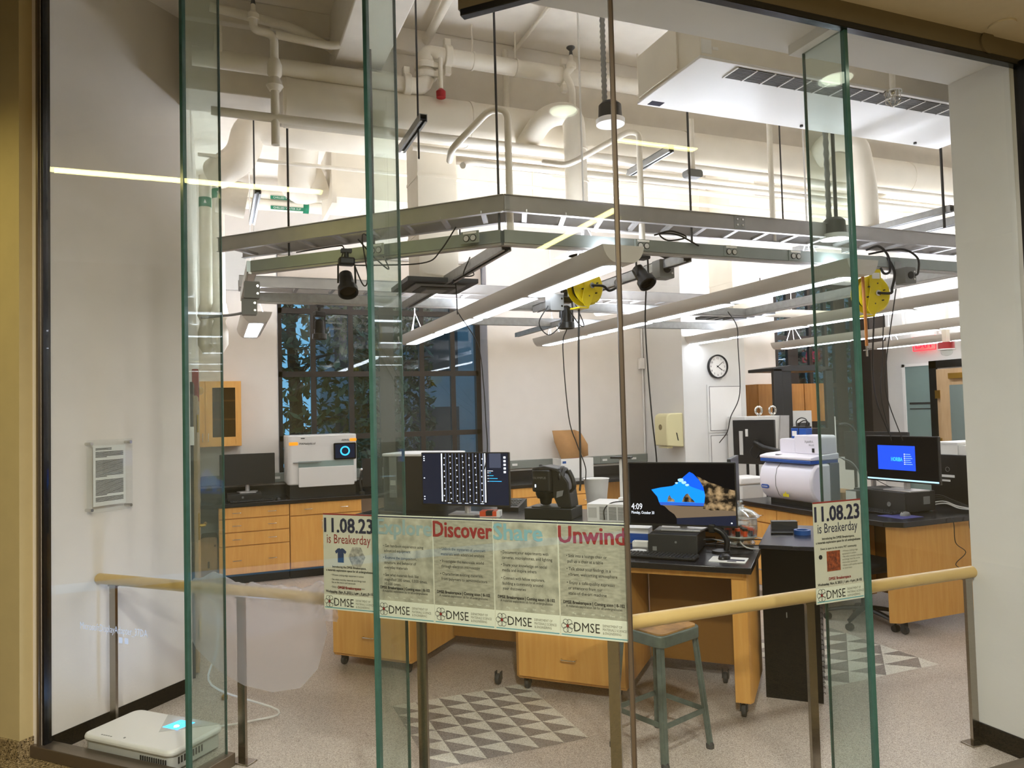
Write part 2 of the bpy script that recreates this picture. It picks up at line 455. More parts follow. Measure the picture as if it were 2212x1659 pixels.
# bulkhead over the right-hand glass with its pale soffit
struct(MB().prism([(1.371, 2.345), (10, 2.345), (10, 2.66), (1.17, 2.66)], 3.325, 4.3).build('trim_soffit', 'wall_pale'))
struct(MB().box(2.43, 2.54, 2.345, 2.60, 3.28, 3.33).build('trim_bracket', 'wall_pale'))
# corridor side header: brown fascia, black trim under it, and its short return on the left-hand face
struct(MB().prism([(1.371, 2.334), (7, 2.334), (7, 2.31), (1.361, 2.31), (0.915, 2.756), (0.932, 2.773)], 3.30, 3.42).build('trim_header', 'header_brown'))
struct(MB().prism([(1.371, 2.345), (3.60, 2.345), (3.60, 2.305), (1.359, 2.305), (0.918, 2.746), (0.945, 2.773)], 3.272, 3.30).build('trim_head_rail', 'black_trim', bevel=0.003))
poly_obj('ceiling_corridor', [(7.5, 2.33), (1.371, 2.33), (0.92, 2.76), (0.72, 2.2), (-0.8, 2.3), (-1.1, 4.1), (-5, 8.0), (-5.5, -4), (7.5, -4)], 3.385, 3.5, 'corr_ceil')
# corridor walls
struct(MB().prism([UV(-3.85, 2.53)[:2], UV(-3.85, 2.62)[:2], UV(-3.80, 2.62)[:2], UV(-3.80, 2.85)[:2], UV(-9, 2.85)[:2], UV(-9, 2.53)[:2]], 0, 4.4).build('wall_corridor_left', 'corr_wall'))
struct(MB().prism([UV(-3.842, 2.515)[:2], UV(-3.842, 2.60)[:2], UV(-3.86, 2.60)[:2], UV(-9, 2.56)[:2], UV(-9, 2.515)[:2]], 0, 0.1).build('baseboard_corridor', 'corr_floor'))
wallbox('wall_corridor_back', 'corr_wall', -5.5, 7.5, -4.2, -4, 0, 4.3)
wallbox('wall_corridor_right', 'corr_wall', 7.5, 7.7, -4.2, 2.4, 0, 4.3)
wallbox('wall_corridor_far', 'corr_wall', -5.7, -5.5, -4.2, 9, 0, 4.4)
wallbox('wall_corridor_front_right', 'corr_wall', 3.60, 7.6, 2.29, 2.344, 0, 4.3)

# ---- glass frame trims
struct(MB().prism([UV(-3.80, 2.585)[:2], UV(-3.80, 2.66)[:2], UV(-3.785, 2.66)[:2], UV(-3.785, 2.585)[:2]], 0.06, 4.4).build('trim_jamb_left', 'bronze'))
struct(MB().prism([UV(-3.785, 2.60)[:2], UV(-3.785, 2.64)[:2], UV(-3.765, 2.64)[:2], UV(-3.765, 2.60)[:2]], 0.06, 4.4).build('trim_gasket_left', 'black_trim'))
struct(MB().box(3.555, 3.60, 2.285, 2.345, 0.0, 3.30).build('trim_jamb_right', 'black_trim'))
sh = MB().prism([UV(-3.84, 2.575)[:2], UV(-0.695, 2.575)[:2], UV(-0.66, 2.66)[:2], UV(-3.84, 2.66)[:2]], 0, 0.062)
sh.box(1.35, 3.52, 2.30, 2.375, 0, 0.062)
struct(sh.build('trim_base_rail', 'bronze', bevel=0.004))

# ---- glass panes (structure) and fins
def pane_uv(n, u0, u1, z1):
    w = thing('window_%d' % n, '', 'glass pane'); del w['label']; del w['category']; struct(w)
    w.location = UV(u0, 2.62, 0.06); w.rotation_euler = (0, 0, R(-45))
    MB().box(0.004, u1 - u0 - 0.004, -0.006, 0.006, 0, z1 - 0.06).build('glass_pane', 'pane', w)
    return w
def pane_x(n, x0, x1, z1):
    w = thing('window_%d' % n, '', 'glass pane'); del w['label']; del w['category']; struct(w)
    w.location = (x0, 2.334, 0.06)
    MB().box(0.004, x1 - x0 - 0.004, -0.006, 0.006, 0, z1 - 0.06).build('glass_pane', 'pane', w)
    return w
UC = (1.371 - 2.334) * S2
pane_uv(3, -3.765, -2.797, 4.3); pane_uv(4, -2.797, -1.754, 4.3); pane_uv(5, -1.754, UC, 4.3)
pane_x(6, 1.371, 2.484, 3.3); pane_x(7, 2.484, 3.53, 3.3)
def fin(label, loc, rz, z1, wbase):
    t = thing('glass_fin', label, 'glass fin', loc, rz, 'glass fins stiffening the glazing')
    MB().box(-0.006, 0.006, 0.012, 0.228, 0.06, z1).build('glass_blade', 'fin_glass', t)
    MB().box(-0.009, 0.009, -0.010, 0.012, 0.06, z1).build('front_edge', 'glass_edge', t)
    MB().box(-0.0065, 0.0065, 0.228, 0.233, 0.06, z1).build('rear_edge', 'glass_edge', t)
    MB().box(-0.03, 0.03, 0.03, 0.26, 0, 0.062).build('base_shoe', 'bronze', t, bevel=0.003)
    return t
fin('vertical green edged glass fin nearest the floor projector and left jamb', UV(-2.797, 2.62), -45, 4.3, 1)
fin('vertical green edged glass fin between the date poster and the row of four posters', UV(-1.754, 2.62), -45, 4.3, 1)
fin('vertical green edged glass fin hanging from the white soffit beside the right hand date poster', (2.484, 2.334, 0), 0, 3.28, 1)
struct(MB().prism([(1.349, 2.328), (1.357, 2.320), (1.366, 2.325), (1.364, 2.342), (1.354, 2.344)], 0.06, 3.28).build('trim_corner', 'bronze'))

# ---- windows of the back wall
def rear_window(n, x0, x1, z0, z1, cols, rows, thick, shade):
    w = thing('window_%d' % n, '', 'window'); del w['label']; del w['category']; struct(w)
    w.location = (x0, 9.17, z0)
    W_, H_ = x1 - x0, z1 - z0
    f = MB().box(0, W_, 0, 0.08, 0, 0.06).box(0, W_, 0, 0.08, H_ - 0.06, H_).box(0, 0.07, 0, 0.08, 0, H_).box(W_ - 0.07, W_, 0, 0.08, 0, H_)
    f.build('window_frame', 'win_frame', w)
    m = MB()
    for i, c in enumerate(cols):
        t = thick.get(i, 0.03); m.box(c - x0 - t, c - x0 + t, 0.005, 0.065, 0.03, H_ - 0.03)
    for r in rows: m.box(0.03, W_ - 0.03, 0.0, 0.06, r - z0 - 0.032, r - z0 + 0.032)
    m.build('mullions', 'win_frame', w)
    MB().box(0.03, W_ - 0.03, 0.03, 0.036, 0.03, H_ - 0.03).build('window_glass', 'window_glass', w)
    return w
rear_window(1, 0.68, 3.24, 0.98, 3.62, [1.11, 1.56, 2.0, 2.45, 2.86], [1.46, 2.22, 2.98], {2: 0.09}, 1)
rear_window(2, 7.83, 9.95, 0.85, 3.62, [8.10, 8.42, 8.78, 9.10, 9.40], [1.40, 2.0, 2.75], {1: 0.10, 4: 0.12}, 0)
struct(MB().box(3.236, 3.243, 8.9, 9.17, 0.98, 3.62).box(0.677, 0.684, 8.9, 9.17, 0.98, 3.62).box(0.68, 3.24, 8.9, 9.17, 0.975, 0.985).build('trim_window_reveal', 'reveal'))
struct(MB().box(9.60, 9.945, 8.78, 9.17, 0.85, 3.62).build('trim_window_post', 'win_frame'))
t = thing('roller_shade', 'beige roller shade pulled part way down over the left window', 'shade', (1.96, 9.05, 3.30))
MB().box(-1.26, 1.26, -0.01, -0.005, 0.06, 0.30).build('cloth', 'shade_cloth', t)
MB().cyl((-1.26, 0, 0.29), (1.26, 0, 0.29), 0.025).build('roller', 'shade_cloth', t)
MB().box(-1.26, 1.26, -0.015, 0.0, 0.04, 0.06).build('hem_bar', 'dark_grey', t)

# ---- rear right door, side lite and left door
d = thing('door_1', '', 'door'); del d['label']; del d['category']; struct(d); d.location = (9.951, 7.5, 0)
MB().box(-0.03, 0.0, 0.40, 0.52, 0, 2.30).box(-0.03, 0, -0.6, 0.52, 2.19, 2.30).build('door_frame', 'black_trim', d)
MB().box(-0.06, -0.02, -0.55, 0.33, 0.02, 2.17).box(-0.03, -0.005, 0.33, 0.40, 0.02, 2.17).build('door_leaf', 'door_wood', d)
MB().box(-0.065, -0.06, -0.5, 0.17, 0.95, 1.93).build('door_window', 'side_lite', d)
for z in (1.8, 1.1): MB().box(-0.07, -0.03, 0.325, 0.405, z - 0.06, z + 0.06).build('hinge', 'brass', d)
MB().box(-0.11, -0.06, -0.35, 0.15, 2.02, 2.10).build('door_closer', 'brass', d)
sl = thing('window_8', '', 'side lite'); del sl['label']; del sl['category']; struct(sl); sl.location = (9.951, 8.02, 0)
MB().box(-0.02, -0.012, 0.0, 0.45, 0.02, 2.24).build('side_glass', 'side_lite', sl)
MB().box(-0.03, 0.0, 0.42, 0.47, 0.0, 2.28).box(-0.03, 0, 0, 0.47, 2.24, 2.28).build('side_frame', 'white_plastic', sl)
MB().box(-0.026, -0.018, 0.0, 0.36, 1.66, 1.69).box(-0.026, -0.018, 0, 0.36, 1.585, 1.60).build('glazing_bars', 'dark_grey', sl)
d = thing('door_2', '', 'door'); del d['label']; del d['category']; struct(d); d.location = (-0.15, 5.45, 0)
MB().box(0, 0.018, -0.02, 0.06, 0, 1.96).box(0, 0.018, 0.9, 0.98, 0, 1.96).box(0, 0.018, -0.02, 0.98, 1.88, 1.96).build('door_frame', 'black_trim', d)
MB().box(0.004, 0.042, 0.06, 0.9, 0.01, 1.87).build('door_leaf', 'door_wood', d)
for z in (1.68, 0.30): MB().box(0.035, 0.05, 0.06, 0.12, z - 0.06, z + 0.06).build('hinge', 'brass', d)
MB().box(0.04, 0.05, 0.07, 0.13, 0.89, 1.07).build('latch_plate', 'brass', d)
MB().cyl((0.04, 0.1, 0.985), (0.085, 0.1, 0.985), 0.012).tube([(0.08, 0.1, 0.985), (0.085, 0.2, 0.985)], 0.011, 10).build('lever_handle', 'brass', d)

# ---- floor inlays of triangular tiles (flush)
def inlay(name, x0, x1, y0, y1, nx, ny, mode):
    a, b = MB(), MB(); dx = (x1 - x0) / nx; dy = (y1 - y0) / ny
    for i in range(nx):
        for j in range(ny):
            X, Y = x0 + i * dx, y0 + j * dy
            q = [(X, Y), (X + dx, Y), (X + dx, Y + dy), (X, Y + dy)]
            if mode == 0: A, B = (q[1], q[2], q[3]), (q[0], q[1], q[3])
            else:
                k = (i + j) % 2
                A, B = ((q[0], q[1], q[2]), (q[0], q[2], q[3])) if k else ((q[0], q[1], q[3]), (q[1], q[2], q[3]))
            a.add([(x, y, 0.0012) for x, y in A], [(0, 1, 2)]); b.add([(x, y, 0.0012) for x, y in B], [(0, 1, 2)])
    struct(a.build(name + '_light', 'inlay_light')); struct(b.build(name + '_dark', 'inlay_dark'))
inlay('floor_inlay_front', 0.95, 1.79, 3.53, 4.39, 6, 6, 0)
inlay('floor_inlay_side', 3.42, 4.33, 3.53, 4.44, 6, 6, 1)

# ================================================================ OUTSIDE
struct(MB().box(-8, 22, 9.6, 30, -0.3, -0.2).build('ground_outside', 'ground_out'))
def facade(name, label, x0, x1, y, z1, nx, nz):
    t = thing(name, label, 'building', ((x0 + x1) / 2, y, -0.2))
    w = (x1 - x0)
    MB().box(-w / 2, w / 2, 0, 1.5, 0, z1).build('wall', 'facade', t)
    for i in range(nx):
        for k in range(nz):
            cx = -w / 2 + w * (i + 0.5) / nx; cz = z1 * (k + 0.5) / nz
            MB().box(cx - w / nx * 0.32, cx + w / nx * 0.32, -0.03, 0.01, cz - z1 / nz * 0.33, cz + z1 / nz * 0.33).build('window', 'facade_dark', t)
facade('building', 'grey blue building seen outside through the right half of the left window', 2.2, 7.5, 17, 7.5, 3, 3)
facade('building', 'grey blue building seen outside through the right rear window', 12, 22, 18, 8, 5, 3)
def tree(label, x, y, h, r, seed, lo=0.3):
    rnd = random.Random(seed)
    t = thing('tree', label, 'tree', (x, y, -0.2), 0, 'trees outside the windows')
    tr = MB().tube([(0, 0, 0), (0.05, 0, h * 0.4), (-0.05, 0.1, h * 0.8)], [0.13, 0.1, 0.05], 8)
    for k in range(9):
        a = rnd.uniform(0, 6.28); z = h * rnd.uniform(0.3, 0.75)
        tr.tube([(0, 0, z), (math.cos(a) * r * 0.5, math.sin(a) * r * 0.4, z + 0.3), (math.cos(a) * r * 0.9, math.sin(a) * r * 0.7, z + 0.35)], [0.045, 0.03, 0.01], 5)
    tr.build('trunk', 'bark', t)
    for nm, mt, n in (('foliage', 'leaf', 2600), ('foliage', 'leaf_light', 700)):
        mb = MB()
        for k in range(n):
            a = rnd.uniform(0, 6.28); rr = r * rnd.random() ** 0.4; z = h * (lo + (1 - lo) * rnd.random())
            s = rnd.uniform(0.06, 0.13)
            c = Vector((rr * math.cos(a), rr * math.sin(a) * 0.7, z))
            d1 = Vector((rnd.uniform(-1, 1), rnd.uniform(-1, 1), rnd.uniform(-1, 0.4))).normalized(); d2 = d1.cross(Vector((rnd.uniform(-1, 1), rnd.uniform(-1, 1), 1))).normalized()
            mb.add([c - d1 * s, c + d2 * s * 0.4, c + d1 * s, c - d2 * s * 0.4], [(0, 1, 2, 3)])
        mb.build(nm, mt, t, sharp=3.1)
tree('leafy tree close outside the left half of the left window', 1.1, 11.6, 5.0, 1.15, 1, 0.12)
tree('leafy tree close outside the middle of the left window', 3.0, 13.4, 4.8, 0.8, 2, 0.2)
tree('leafy tree outside the right rear window', 11.0, 11.8, 5.0, 1.2, 3, 0.1)
# ================================================================ OVERHEAD SERVICES
# ---- linear pendants
def pendant(label, x, y0, y1, secs, canopy):
    t = thing('pendant_light', label, 'pendant light', (x, y0, 2.51), 0, 'linear pendant lights')
    L = y1 - y0; w = 0.13
    arc = [(-0.13, 0.095), (-0.123, 0.066), (-0.108, 0.036), (-0.088, 0.013), (-0.066, 0.0), (0.066, 0.0), (0.088, 0.013), (0.108, 0.036), (0.123, 0.066), (0.13, 0.095)]
    MB().prism(arc, 0.012, L - 0.012, 'y').build('housing', 'fixture', t)
    MB().prism([(a * 1.01, b - 0.001) for a, b in arc], 0, 0.014, 'y').build('end_cap', 'fixture', t)
    MB().prism([(a * 1.01, b - 0.001) for a, b in arc], L - 0.014, L, 'y').build('end_cap', 'fixture', t)
    g = (L - 0.16) / secs
    for k in range(secs):
        a0 = 0.08 + k * g + 0.03; a1 = 0.08 + (k + 1) * g - 0.03
        def f(s, q):
            ang = (s - 0.5) * 2; y = a0 + (a1 - a0) * q
            e = 0.03 * (1 - math.sqrt(max(0, 1 - ang * ang * 0.98)))
            y = min(max(y, a0 + e), a1 - e)
            return (ang * 0.062, y, -0.003)
        MB().grid(f, 8, 8).build('lens', 'lens', t)
    MB().box(-0.06, 0.06, 0.1, L - 0.1, 0.0955, 0.098).build('uplight_lens', 'uplight', t)
    for yy in (min(0.46, L * 0.2), L - 0.3):
        MB().tube([(0, yy, 0.34), (0, yy, 1.79)], 0.006, 6).tube([(0, yy, 0.34), (-0.07, yy - 0.1, 0.098)], 0.004, 6).tube([(0, yy, 0.34), (0.07, yy - 0.1, 0.098)], 0.004, 6).tube([(0, yy, 0.34), (0, yy + 0.12, 0.098)], 0.004, 6).build('hanger_cable', 'white_plastic', t)
    if canopy:
        cx, cy, cz = canopy
        MB().lathe([(0.075, 0.03), (0.07, 0.12), (0.05, 0.14)], (cx, cy, cz)).build('canopy', 'black_plastic', t)
        MB().lathe([(0.088, 0.0), (0.09, 0.03), (0.07, 0.032)], (cx, cy, cz)).build('canopy_plate', 'white_plastic', t)
        MB().tube([(cx + 0.02, cy, cz + 0.13), (cx + 0.02, cy, 1.79)], 0.012, 8).build('stem', 'dark_grey', t)
        n = 40; MB().tube([(cx - 0.03, cy + 0.01, cz + 0.12 + (1.78 - cz - 0.12) * k / n) for k in range(n + 1)], [0.019 if k % 2 else 0.014 for k in range(n + 1)], 8).build('flex_conduit', 'mid_grey', t)
    return t
p0_ = pendant('short linear pendant light at the left hanging before the window edge', 0.36, 6.95, 8.35, 1, None)
p0_.location.z += 0.05
pendant('nearest linear pendant light, starting at the bronze glass corner post', 2.105, 3.55, 8.45, 4, (0.2, 0.45, 0.96))
pendant('second linear pendant light from the left, ending above the paper towel wall', 3.80, 3.50, 8.45, 4, (0.0, 0.22, 0.27))
pendant('linear pendant light whose far end hangs over the wall clock', 5.70, 3.4, 8.55, 4, None)
pendant('linear pendant light crossing in front of the right rear window', 7.62, 3.4, 8.6, 4, None)
pendant('farthest linear pendant light, just in front of the red exit sign', 9.30, 3.4, 8.45, 4, None)

# ---- cable trays
def tray(label, lines, spacing):
    """lines: list of (outer0, outer1, inner0, inner1)"""
    p = lines[0][0]; t = thing('cable_tray', label, 'cable tray', (p[0], p[1], 2.79))
    for o0, o1, i0, i1 in lines:
        for a, b in ((o0, o1), (i0, i1)):
            a = Vector((a[0], a[1], 2.835)); b = Vector((b[0], b[1], 2.835)); d = (b - a).normalized(); q = Vector((-d.y, d.x, 0))
            mb = MB().bar(a, b, 0.006, 0.09)
            for z in (-0.0445, 0.0445):
                mb.bar(a + Vector((0, 0, z)), b + Vector((0, 0, z)), 0.03, 0.004)
            mb.build('side_rail', 'aluminium', t, world=True)
        O0, O1, I0, I1 = [Vector((p[0], p[1], 2.80)) for p in (o0, o1, i0, i1)]
        n = int((O1 - O0).length / spacing)
        for k in range(n):
            s = (k + 0.5) / n
            MB().bar(O0.lerp(O1, s), I0.lerp(I1, s), 0.028, 0.018).build('rung', 'aluminium', t, world=True)
    return t
tf = tray('front aluminium ladder cable tray bending at its corner above the glass corner', [(UV(-3.62, 3.67), (1.47, 3.72), UV(-3.62, 3.89), (1.561, 3.94)), ((1.47, 3.72), (5.3, 3.72), (1.561, 3.94), (5.3, 3.94))], 0.23)
sp = MB().box(2.99, 3.07, 3.712, 3.716, 2.80, 2.875).build('splice_plate', 'galvanised', tf, world=True)
for x in (3.01, 3.05):
    for z in (2.82, 2.855): MB().cyl((x, 3.712, z), (x, 3.704, z), 0.007, 10).build('bolt', 'chrome', tf, world=True)
cp = MB().box(1.475, 1.50, 3.712, 3.716, 2.80, 2.875)
cp.build('corner_plate', 'galvanised', tf, world=True)
tray('rear aluminium ladder cable tray running in front of the left window', [((0.2, 6.45), (5.1, 6.45), (0.2, 6.70), (5.1, 6.70))], 0.3)

# ---- power raceway loop
rw = thing('power_raceway', 'grey overhead power raceway loop with outlets, hung below the front cable tray', 'raceway', (1.483, 3.77, 2.63))
def chan(a, b, w=0.06, h=0.07, z=2.665, m='raceway_grey', nm='channel'):
    MB().bar((a[0], a[1], z), (b[0], b[1], z), w, h).build(nm, m, rw, world=True)
    MB().bar((a[0], a[1], z - h / 2 - 0.006), (b[0], b[1], z - h / 2 - 0.006), w * 0.7, 0.014).build('bottom_lip', 'aluminium', rw, world=True)
chan(UV(-3.337, 3.68), (1.483, 3.79)); chan((1.483, 3.79), (5.1, 3.79)); chan((0.23, 4.95), (0.23, 6.2)); chan((0.23, 6.2), (5.1, 6.2), m='galvanised'); chan((5.1, 3.79), (5.1, 6.2), m='galvanised')
def outlet(p, rz, lab=None):
    e = MB().box(-0.055, 0.055, -0.004, 0.0, -0.033, 0.033).build('outlet_plate', 'raceway_grey', rw)
    e.location = Vector(p) - Vector(rw.location); e.rotation_euler = (0, 0, R(rz))
    m = MB()
    for sx in (-0.021, 0.021): m.lathe([(0.019, -0.008), (0.019, -0.003)], (sx, 0, -0.006), 20, 'y')
    m.build('socket', 'black_plastic', e)
    m = MB()
    for sx in (-0.021, 0.021): m.lathe([(0.015, -0.0095), (0.015, -0.008)], (sx, 0, -0.006), 20, 'y')
    m.build('socket_face', 'light_grey', e)
    MB().box(-0.04, 0.04, -0.0065, -0.004, 0.018, 0.029).build('outlet_label', 'paper', e)
outlet((2.994, 3.758, 2.666), 0); outlet((3.501, 3.758, 2.666), 0); outlet(UV(-1.79, 3.648, 2.666), -45); outlet(UV(-2.40, 3.648, 2.666), -45); outlet((2.36, 3.758, 2.666), 0)

def strut(label, a, b, w=0.045, h=0.045):
    a, b = Vector(a), Vector(b); c = (a + b) / 2
    t = thing('strut_channel', label, 'strut channel', tuple(c), 0, 'galvanised strut channels')
    d = (b - a).normalized(); u = Vector((0, 0, 1)) if abs(d.z) < 0.9 else Vector((1, 0, 0)); q = d.cross(u).normalized()
    mb = MB().bar(a + u * h * 0.45, b + u * h * 0.45, w, h * 0.1)
    for s in (-1, 1): mb.bar(a + q * s * w * 0.46, b + q * s * w * 0.46, w * 0.08, h); mb.bar(a + q * s * w * 0.33 - u * h * 0.47, b + q * s * w * 0.33 - u * h * 0.47, w * 0.3, h * 0.08)
    mb.build('channel', 'galvanised', t, world=True)
    MB().bar(a - u * h * 0.2, b - u * h * 0.2, w * 0.8, 0.003).build('channel_web', 'dark_grey', t, world=True)
strut('strut channel running back from the raceway corner, with a loop of black cable', (1.52, 3.83, 2.63), (1.52, 6.17, 2.63), 0.06, 0.06)
strut('strut channel running back beside the nearest yellow hose reel', (2.72, 3.83, 2.63), (2.72, 6.17, 2.63), 0.06, 0.06)
strut('short strut channel hung high left of the raceway corner', (1.13, 4.08, 3.40), (1.13, 4.62, 3.40))
strut('short strut channel hung high below the ceiling air unit', (2.80, 4.08, 3.40), (2.80, 4.62, 3.40))
strut('short strut channel above the left end of the front cable tray', (0.30, 5.45, 3.3), (0.30, 6.35, 3.3))
strut('upper dark strut channel above the right hand yellow hose reel', (4.75, 3.6, 3.03), (4.65, 5.0, 3.03))
strut('lower pale strut channel above the right hand yellow hose reel', (5.0, 3.45, 3.0), (4.95, 4.75, 3.0), 0.06, 0.06)
strut('rear strut channel seen between the nearest pendants below the raceway', (2.4, 7.3, 2.66), (5.6, 7.3, 2.66), 0.06, 0.08)
strut('strut channel at the back running to the clock pier', (3.4, 6.8, 2.63), (3.4, 8.3, 2.63), 0.05, 0.05)

# ---- hanger rods
def rod(label, x, y, z0, z1, r=0.007):
    o = MB().cyl((x, y, z0), (x, y, z1), r, 8).build('hanger_rod', 'dark_grey'); tag(o, label, 'hanger rod', 'threaded hanger rods')
rod('threaded rod holding the bend of the front cable tray', 1.47, 3.80, 2.70, 4.3)
for (x, y, n) in ((*UV(-3.14, 3.78)[:2], 'threaded rod farthest left holding the front cable tray'), (*UV(-2.50, 3.78)[:2], 'second threaded rod from the left holding the front cable tray')): rod(n, x, y, 2.70, 4.3)
rod('threaded rod holding the front cable tray under the ceiling air unit', 2.735, 3.80, 2.70, 4.3)
rod('threaded rod holding the cable tray right of the splice plate', 3.45, 3.80, 2.88, 4.3, 0.005)
rod('threaded rod at the far right end of the upper strut channel', 4.72, 3.64, 2.9, 4.3, 0.009)
rod('thin rod holding the short strut above the left end of the tray', 0.30, 5.9, 3.3, 4.3, 0.006)
rod('thin rod left of the raceway corner through a short strut', 1.13, 4.2, 3.2, 4.3, 0.006)

# ---- round duct, branches, rectangular ducts
def simple(mb, name, m, label, cat, group=None, **k):
    o = mb.build(name, m, **k); return tag(o, label, cat, group)
dt = thing('round_duct', 'large cream painted round duct crossing below the concrete beam', 'duct', (2.2, 4.70, 3.5))
MB().cyl((0.40, 4.70, 3.645), (9.9, 4.70, 3.645), 0.148, 32).build('main_run', 'paint_duct', dt, world=True)
for x in (0.42, 1.6, 3.3, 5.6):
    MB().cyl((x, 4.70, 3.645), (x + 0.03, 4.70, 3.645), 0.152, 32).build('joint_band', 'paint_duct', dt, world=True)
MB().tube(bend([(1.98, 4.60, 3.50), (2.06, 4.42, 3.66), (2.23, 4.36, 3.68), (2.24, 4.36, 3.45), (2.24, 4.36, 2.86)], 0.10), 0.074, 20).build('branch', 'paint_duct', dt, world=True)
for z in (3.42, 3.2): MB().cyl((2.25, 4.36, z), (2.25, 4.36, z + 0.012), 0.077, 20).build('branch_seam', 'paint_duct', dt, world=True)
MB().cyl((2.25, 4.36, 2.72), (2.25, 4.36, 2.88), 0.076, 20).box(2.12, 2.38, 4.24, 4.48, 2.72, 2.724).build('exhaust_collar', 'aluminium', dt, world=True)
MB().tube(bend([(4.55, 4.66, 3.62), (4.55, 4.48, 3.80), (4.75, 4.38, 3.78), (4.80, 4.36, 3.4), (4.80, 4.36, 3.0)], 0.12), 0.085, 20).build('branch', 'paint_duct', dt, world=True)
dr = thing('rectangular_duct', 'long cream rectangular duct behind the front cable tray with an open left end flange', 'duct', (3, 6.8, 3.69))
MB().box(1.04, 7.6, 6.8, 7.35, 3.70, 4.11).build('duct_body', 'paint_duct', dr, world=True)
for x in (1.35, 2.0, 3.0, 4.0, 5.0, 6.0): MB().box(x, x + 0.012, 6.794, 7.36, 3.695, 4.115).build('seam', 'paint_duct', dr, world=True)
MB().box(1.00, 1.04, 6.72, 7.4, 3.62, 4.2).build('end_flange', 'paint_duct', dr, world=True)
MB().tube(bend([(0.95, 7.0, 3.9), (0.72, 7.0, 3.80), (0.72, 6.7, 4.1), (0.72, 6.5, 4.28)], 0.2), 0.17, 20).build('inlet_elbow', 'paint_duct', dr, world=True)
dl = thing('round_duct', 'fat cream elbow duct at far left above the chilled water risers', 'duct', (0, 6.4, 3.7))
MB().tube(bend([(1.75, 6.25, 4.05), (0.28, 6.25, 4.05), (0.24, 6.3, 3.82), (0.04, 6.5, 3.72)], 0.22, 7), 0.16, 22, flat=0.8).build('elbow', 'paint_duct', dl, world=True)
MB().cyl((0.05, 6.75, 3.62), (0.28, 6.75, 3.58), 0.15, 20).build('stub', 'paint_duct', dl, world=True)
def diffuser(label, x0, x1, y0, y1, zt, zb, ex):
    t = thing('air_diffuser', label, 'air diffuser', ((x0 + x1) / 2, (y0 + y1) / 2, zb))
    MB().box(x0, x1, y0, y1, zb + 0.03, zt).build('drop_duct', 'paint_duct', t, world=True)
    for z in (zb + 0.35, zb + 0.75): MB().box(x0 - 0.004, x1 + 0.004, y0 - 0.004, y1 + 0.004, z, z + 0.02).build('duct_seam', 'paint_duct', t, world=True)
    cx, cy = (x0 + x1) / 2, (y0 + y1) / 2
    for k, (s, dz, m) in enumerate(((ex, 0.0, 'dark_grey'), (ex * 0.72, -0.012, 'mid_grey'), (ex * 0.5, -0.02, 'dark_grey'), (ex * 0.3, -0.028, 'mid_grey'))):
        MB().box(cx - s, cx + s, cy - s, cy + s, zb + dz, zb + dz + (0.03 if k == 0 else 0.008)).build('diffuser_plate' if k == 0 else 'louver', m, t, world=True)
    MB().tube([(x1 + 0.01, y0 - 0.02, zb + 0.4), (x1 + 0.01, y0 - 0.02, zb + 0.3)], 0.006, 6).build('damper_lever', 'dark_grey', t, world=True)
diffuser('square dark ceiling diffuser at the bottom of the cream drop duct before the left window', 1.32, 1.60, 4.95, 5.25, 3.75, 2.60, 0.25)
diffuser('square dark ceiling diffuser at the bottom of the drop duct above the clock pier', 5.14, 5.48, 6.45, 6.85, 4.3, 2.68, 0.30)

# ---- pipes
def pipe(label, pts, r, m='paint_pipe', n=14, br=0.1, name='pipe', cat='pipe', group='cream painted pipes'):
    return tag(MB().tube(bend(pts, br) if len(pts) > 2 else pts, r, n).build(name, m), label, cat, group)
ph = thing('sprinkler_main', 'thick painted sprinkler main under the ceiling with an offset made of flanged elbows', 'pipe', (1.36, 4.62, 3.8))
MB().tube(bend([(-0.1, 4.62, 3.82), (1.30, 4.62, 3.82), (1.30, 4.62, 4.05), (1.38, 4.62, 4.05), (9.5, 4.62, 4.05)], 0.09), 0.055, 16).build('pipe_run', 'paint_pipe', ph, world=True)
def coupling(x, z, ax='x'):
    mb = MB()
    if ax == 'x': mb.cyl((x - 0.025, 4.62, z), (x + 0.025, 4.62, z), 0.075, 18).box(x - 0.022, x + 0.022, 4.60, 4.64, z - 0.12, z + 0.12)
    else: mb.cyl((x, 4.62, z - 0.02), (x, 4.62, z + 0.02), 0.072, 18).box(x - 0.02, x + 0.09, 4.56, 4.59, z - 0.02, z + 0.02)
    mb.build('coupling', 'paint_pipe', ph, world=True, bevel=0.006)
coupling(1.17, 3.82); coupling(1.45, 4.05); coupling(1.30, 3.96, 'z'); coupling(1.30, 3.90, 'z'); coupling(0.04, 3.90); coupling(2.30, 4.05)
for x in (1.62, 1.93, 2.9):
    MB().cyl((x, 4.62, 4.05), (x + 0.012, 4.62, 4.05), 0.062, 18).cyl((x + 0.006, 4.62, 4.10), (x + 0.006, 4.62, 4.3), 0.006, 8).build('hanger', 'paint_pipe', ph, world=True)
MB().cyl((1.38, 4.55, 3.78), (1.38, 4.55, 4.0), 0.014, 10).build('drain_pipe', 'paint_pipe', ph, world=True)
MB().lathe([(0.03, 0), (0.032, 0.04), (0.012, 0.06)], (1.38, 4.55, 3.74), 14).build('red_cap', 'red_paint', ph, world=True)
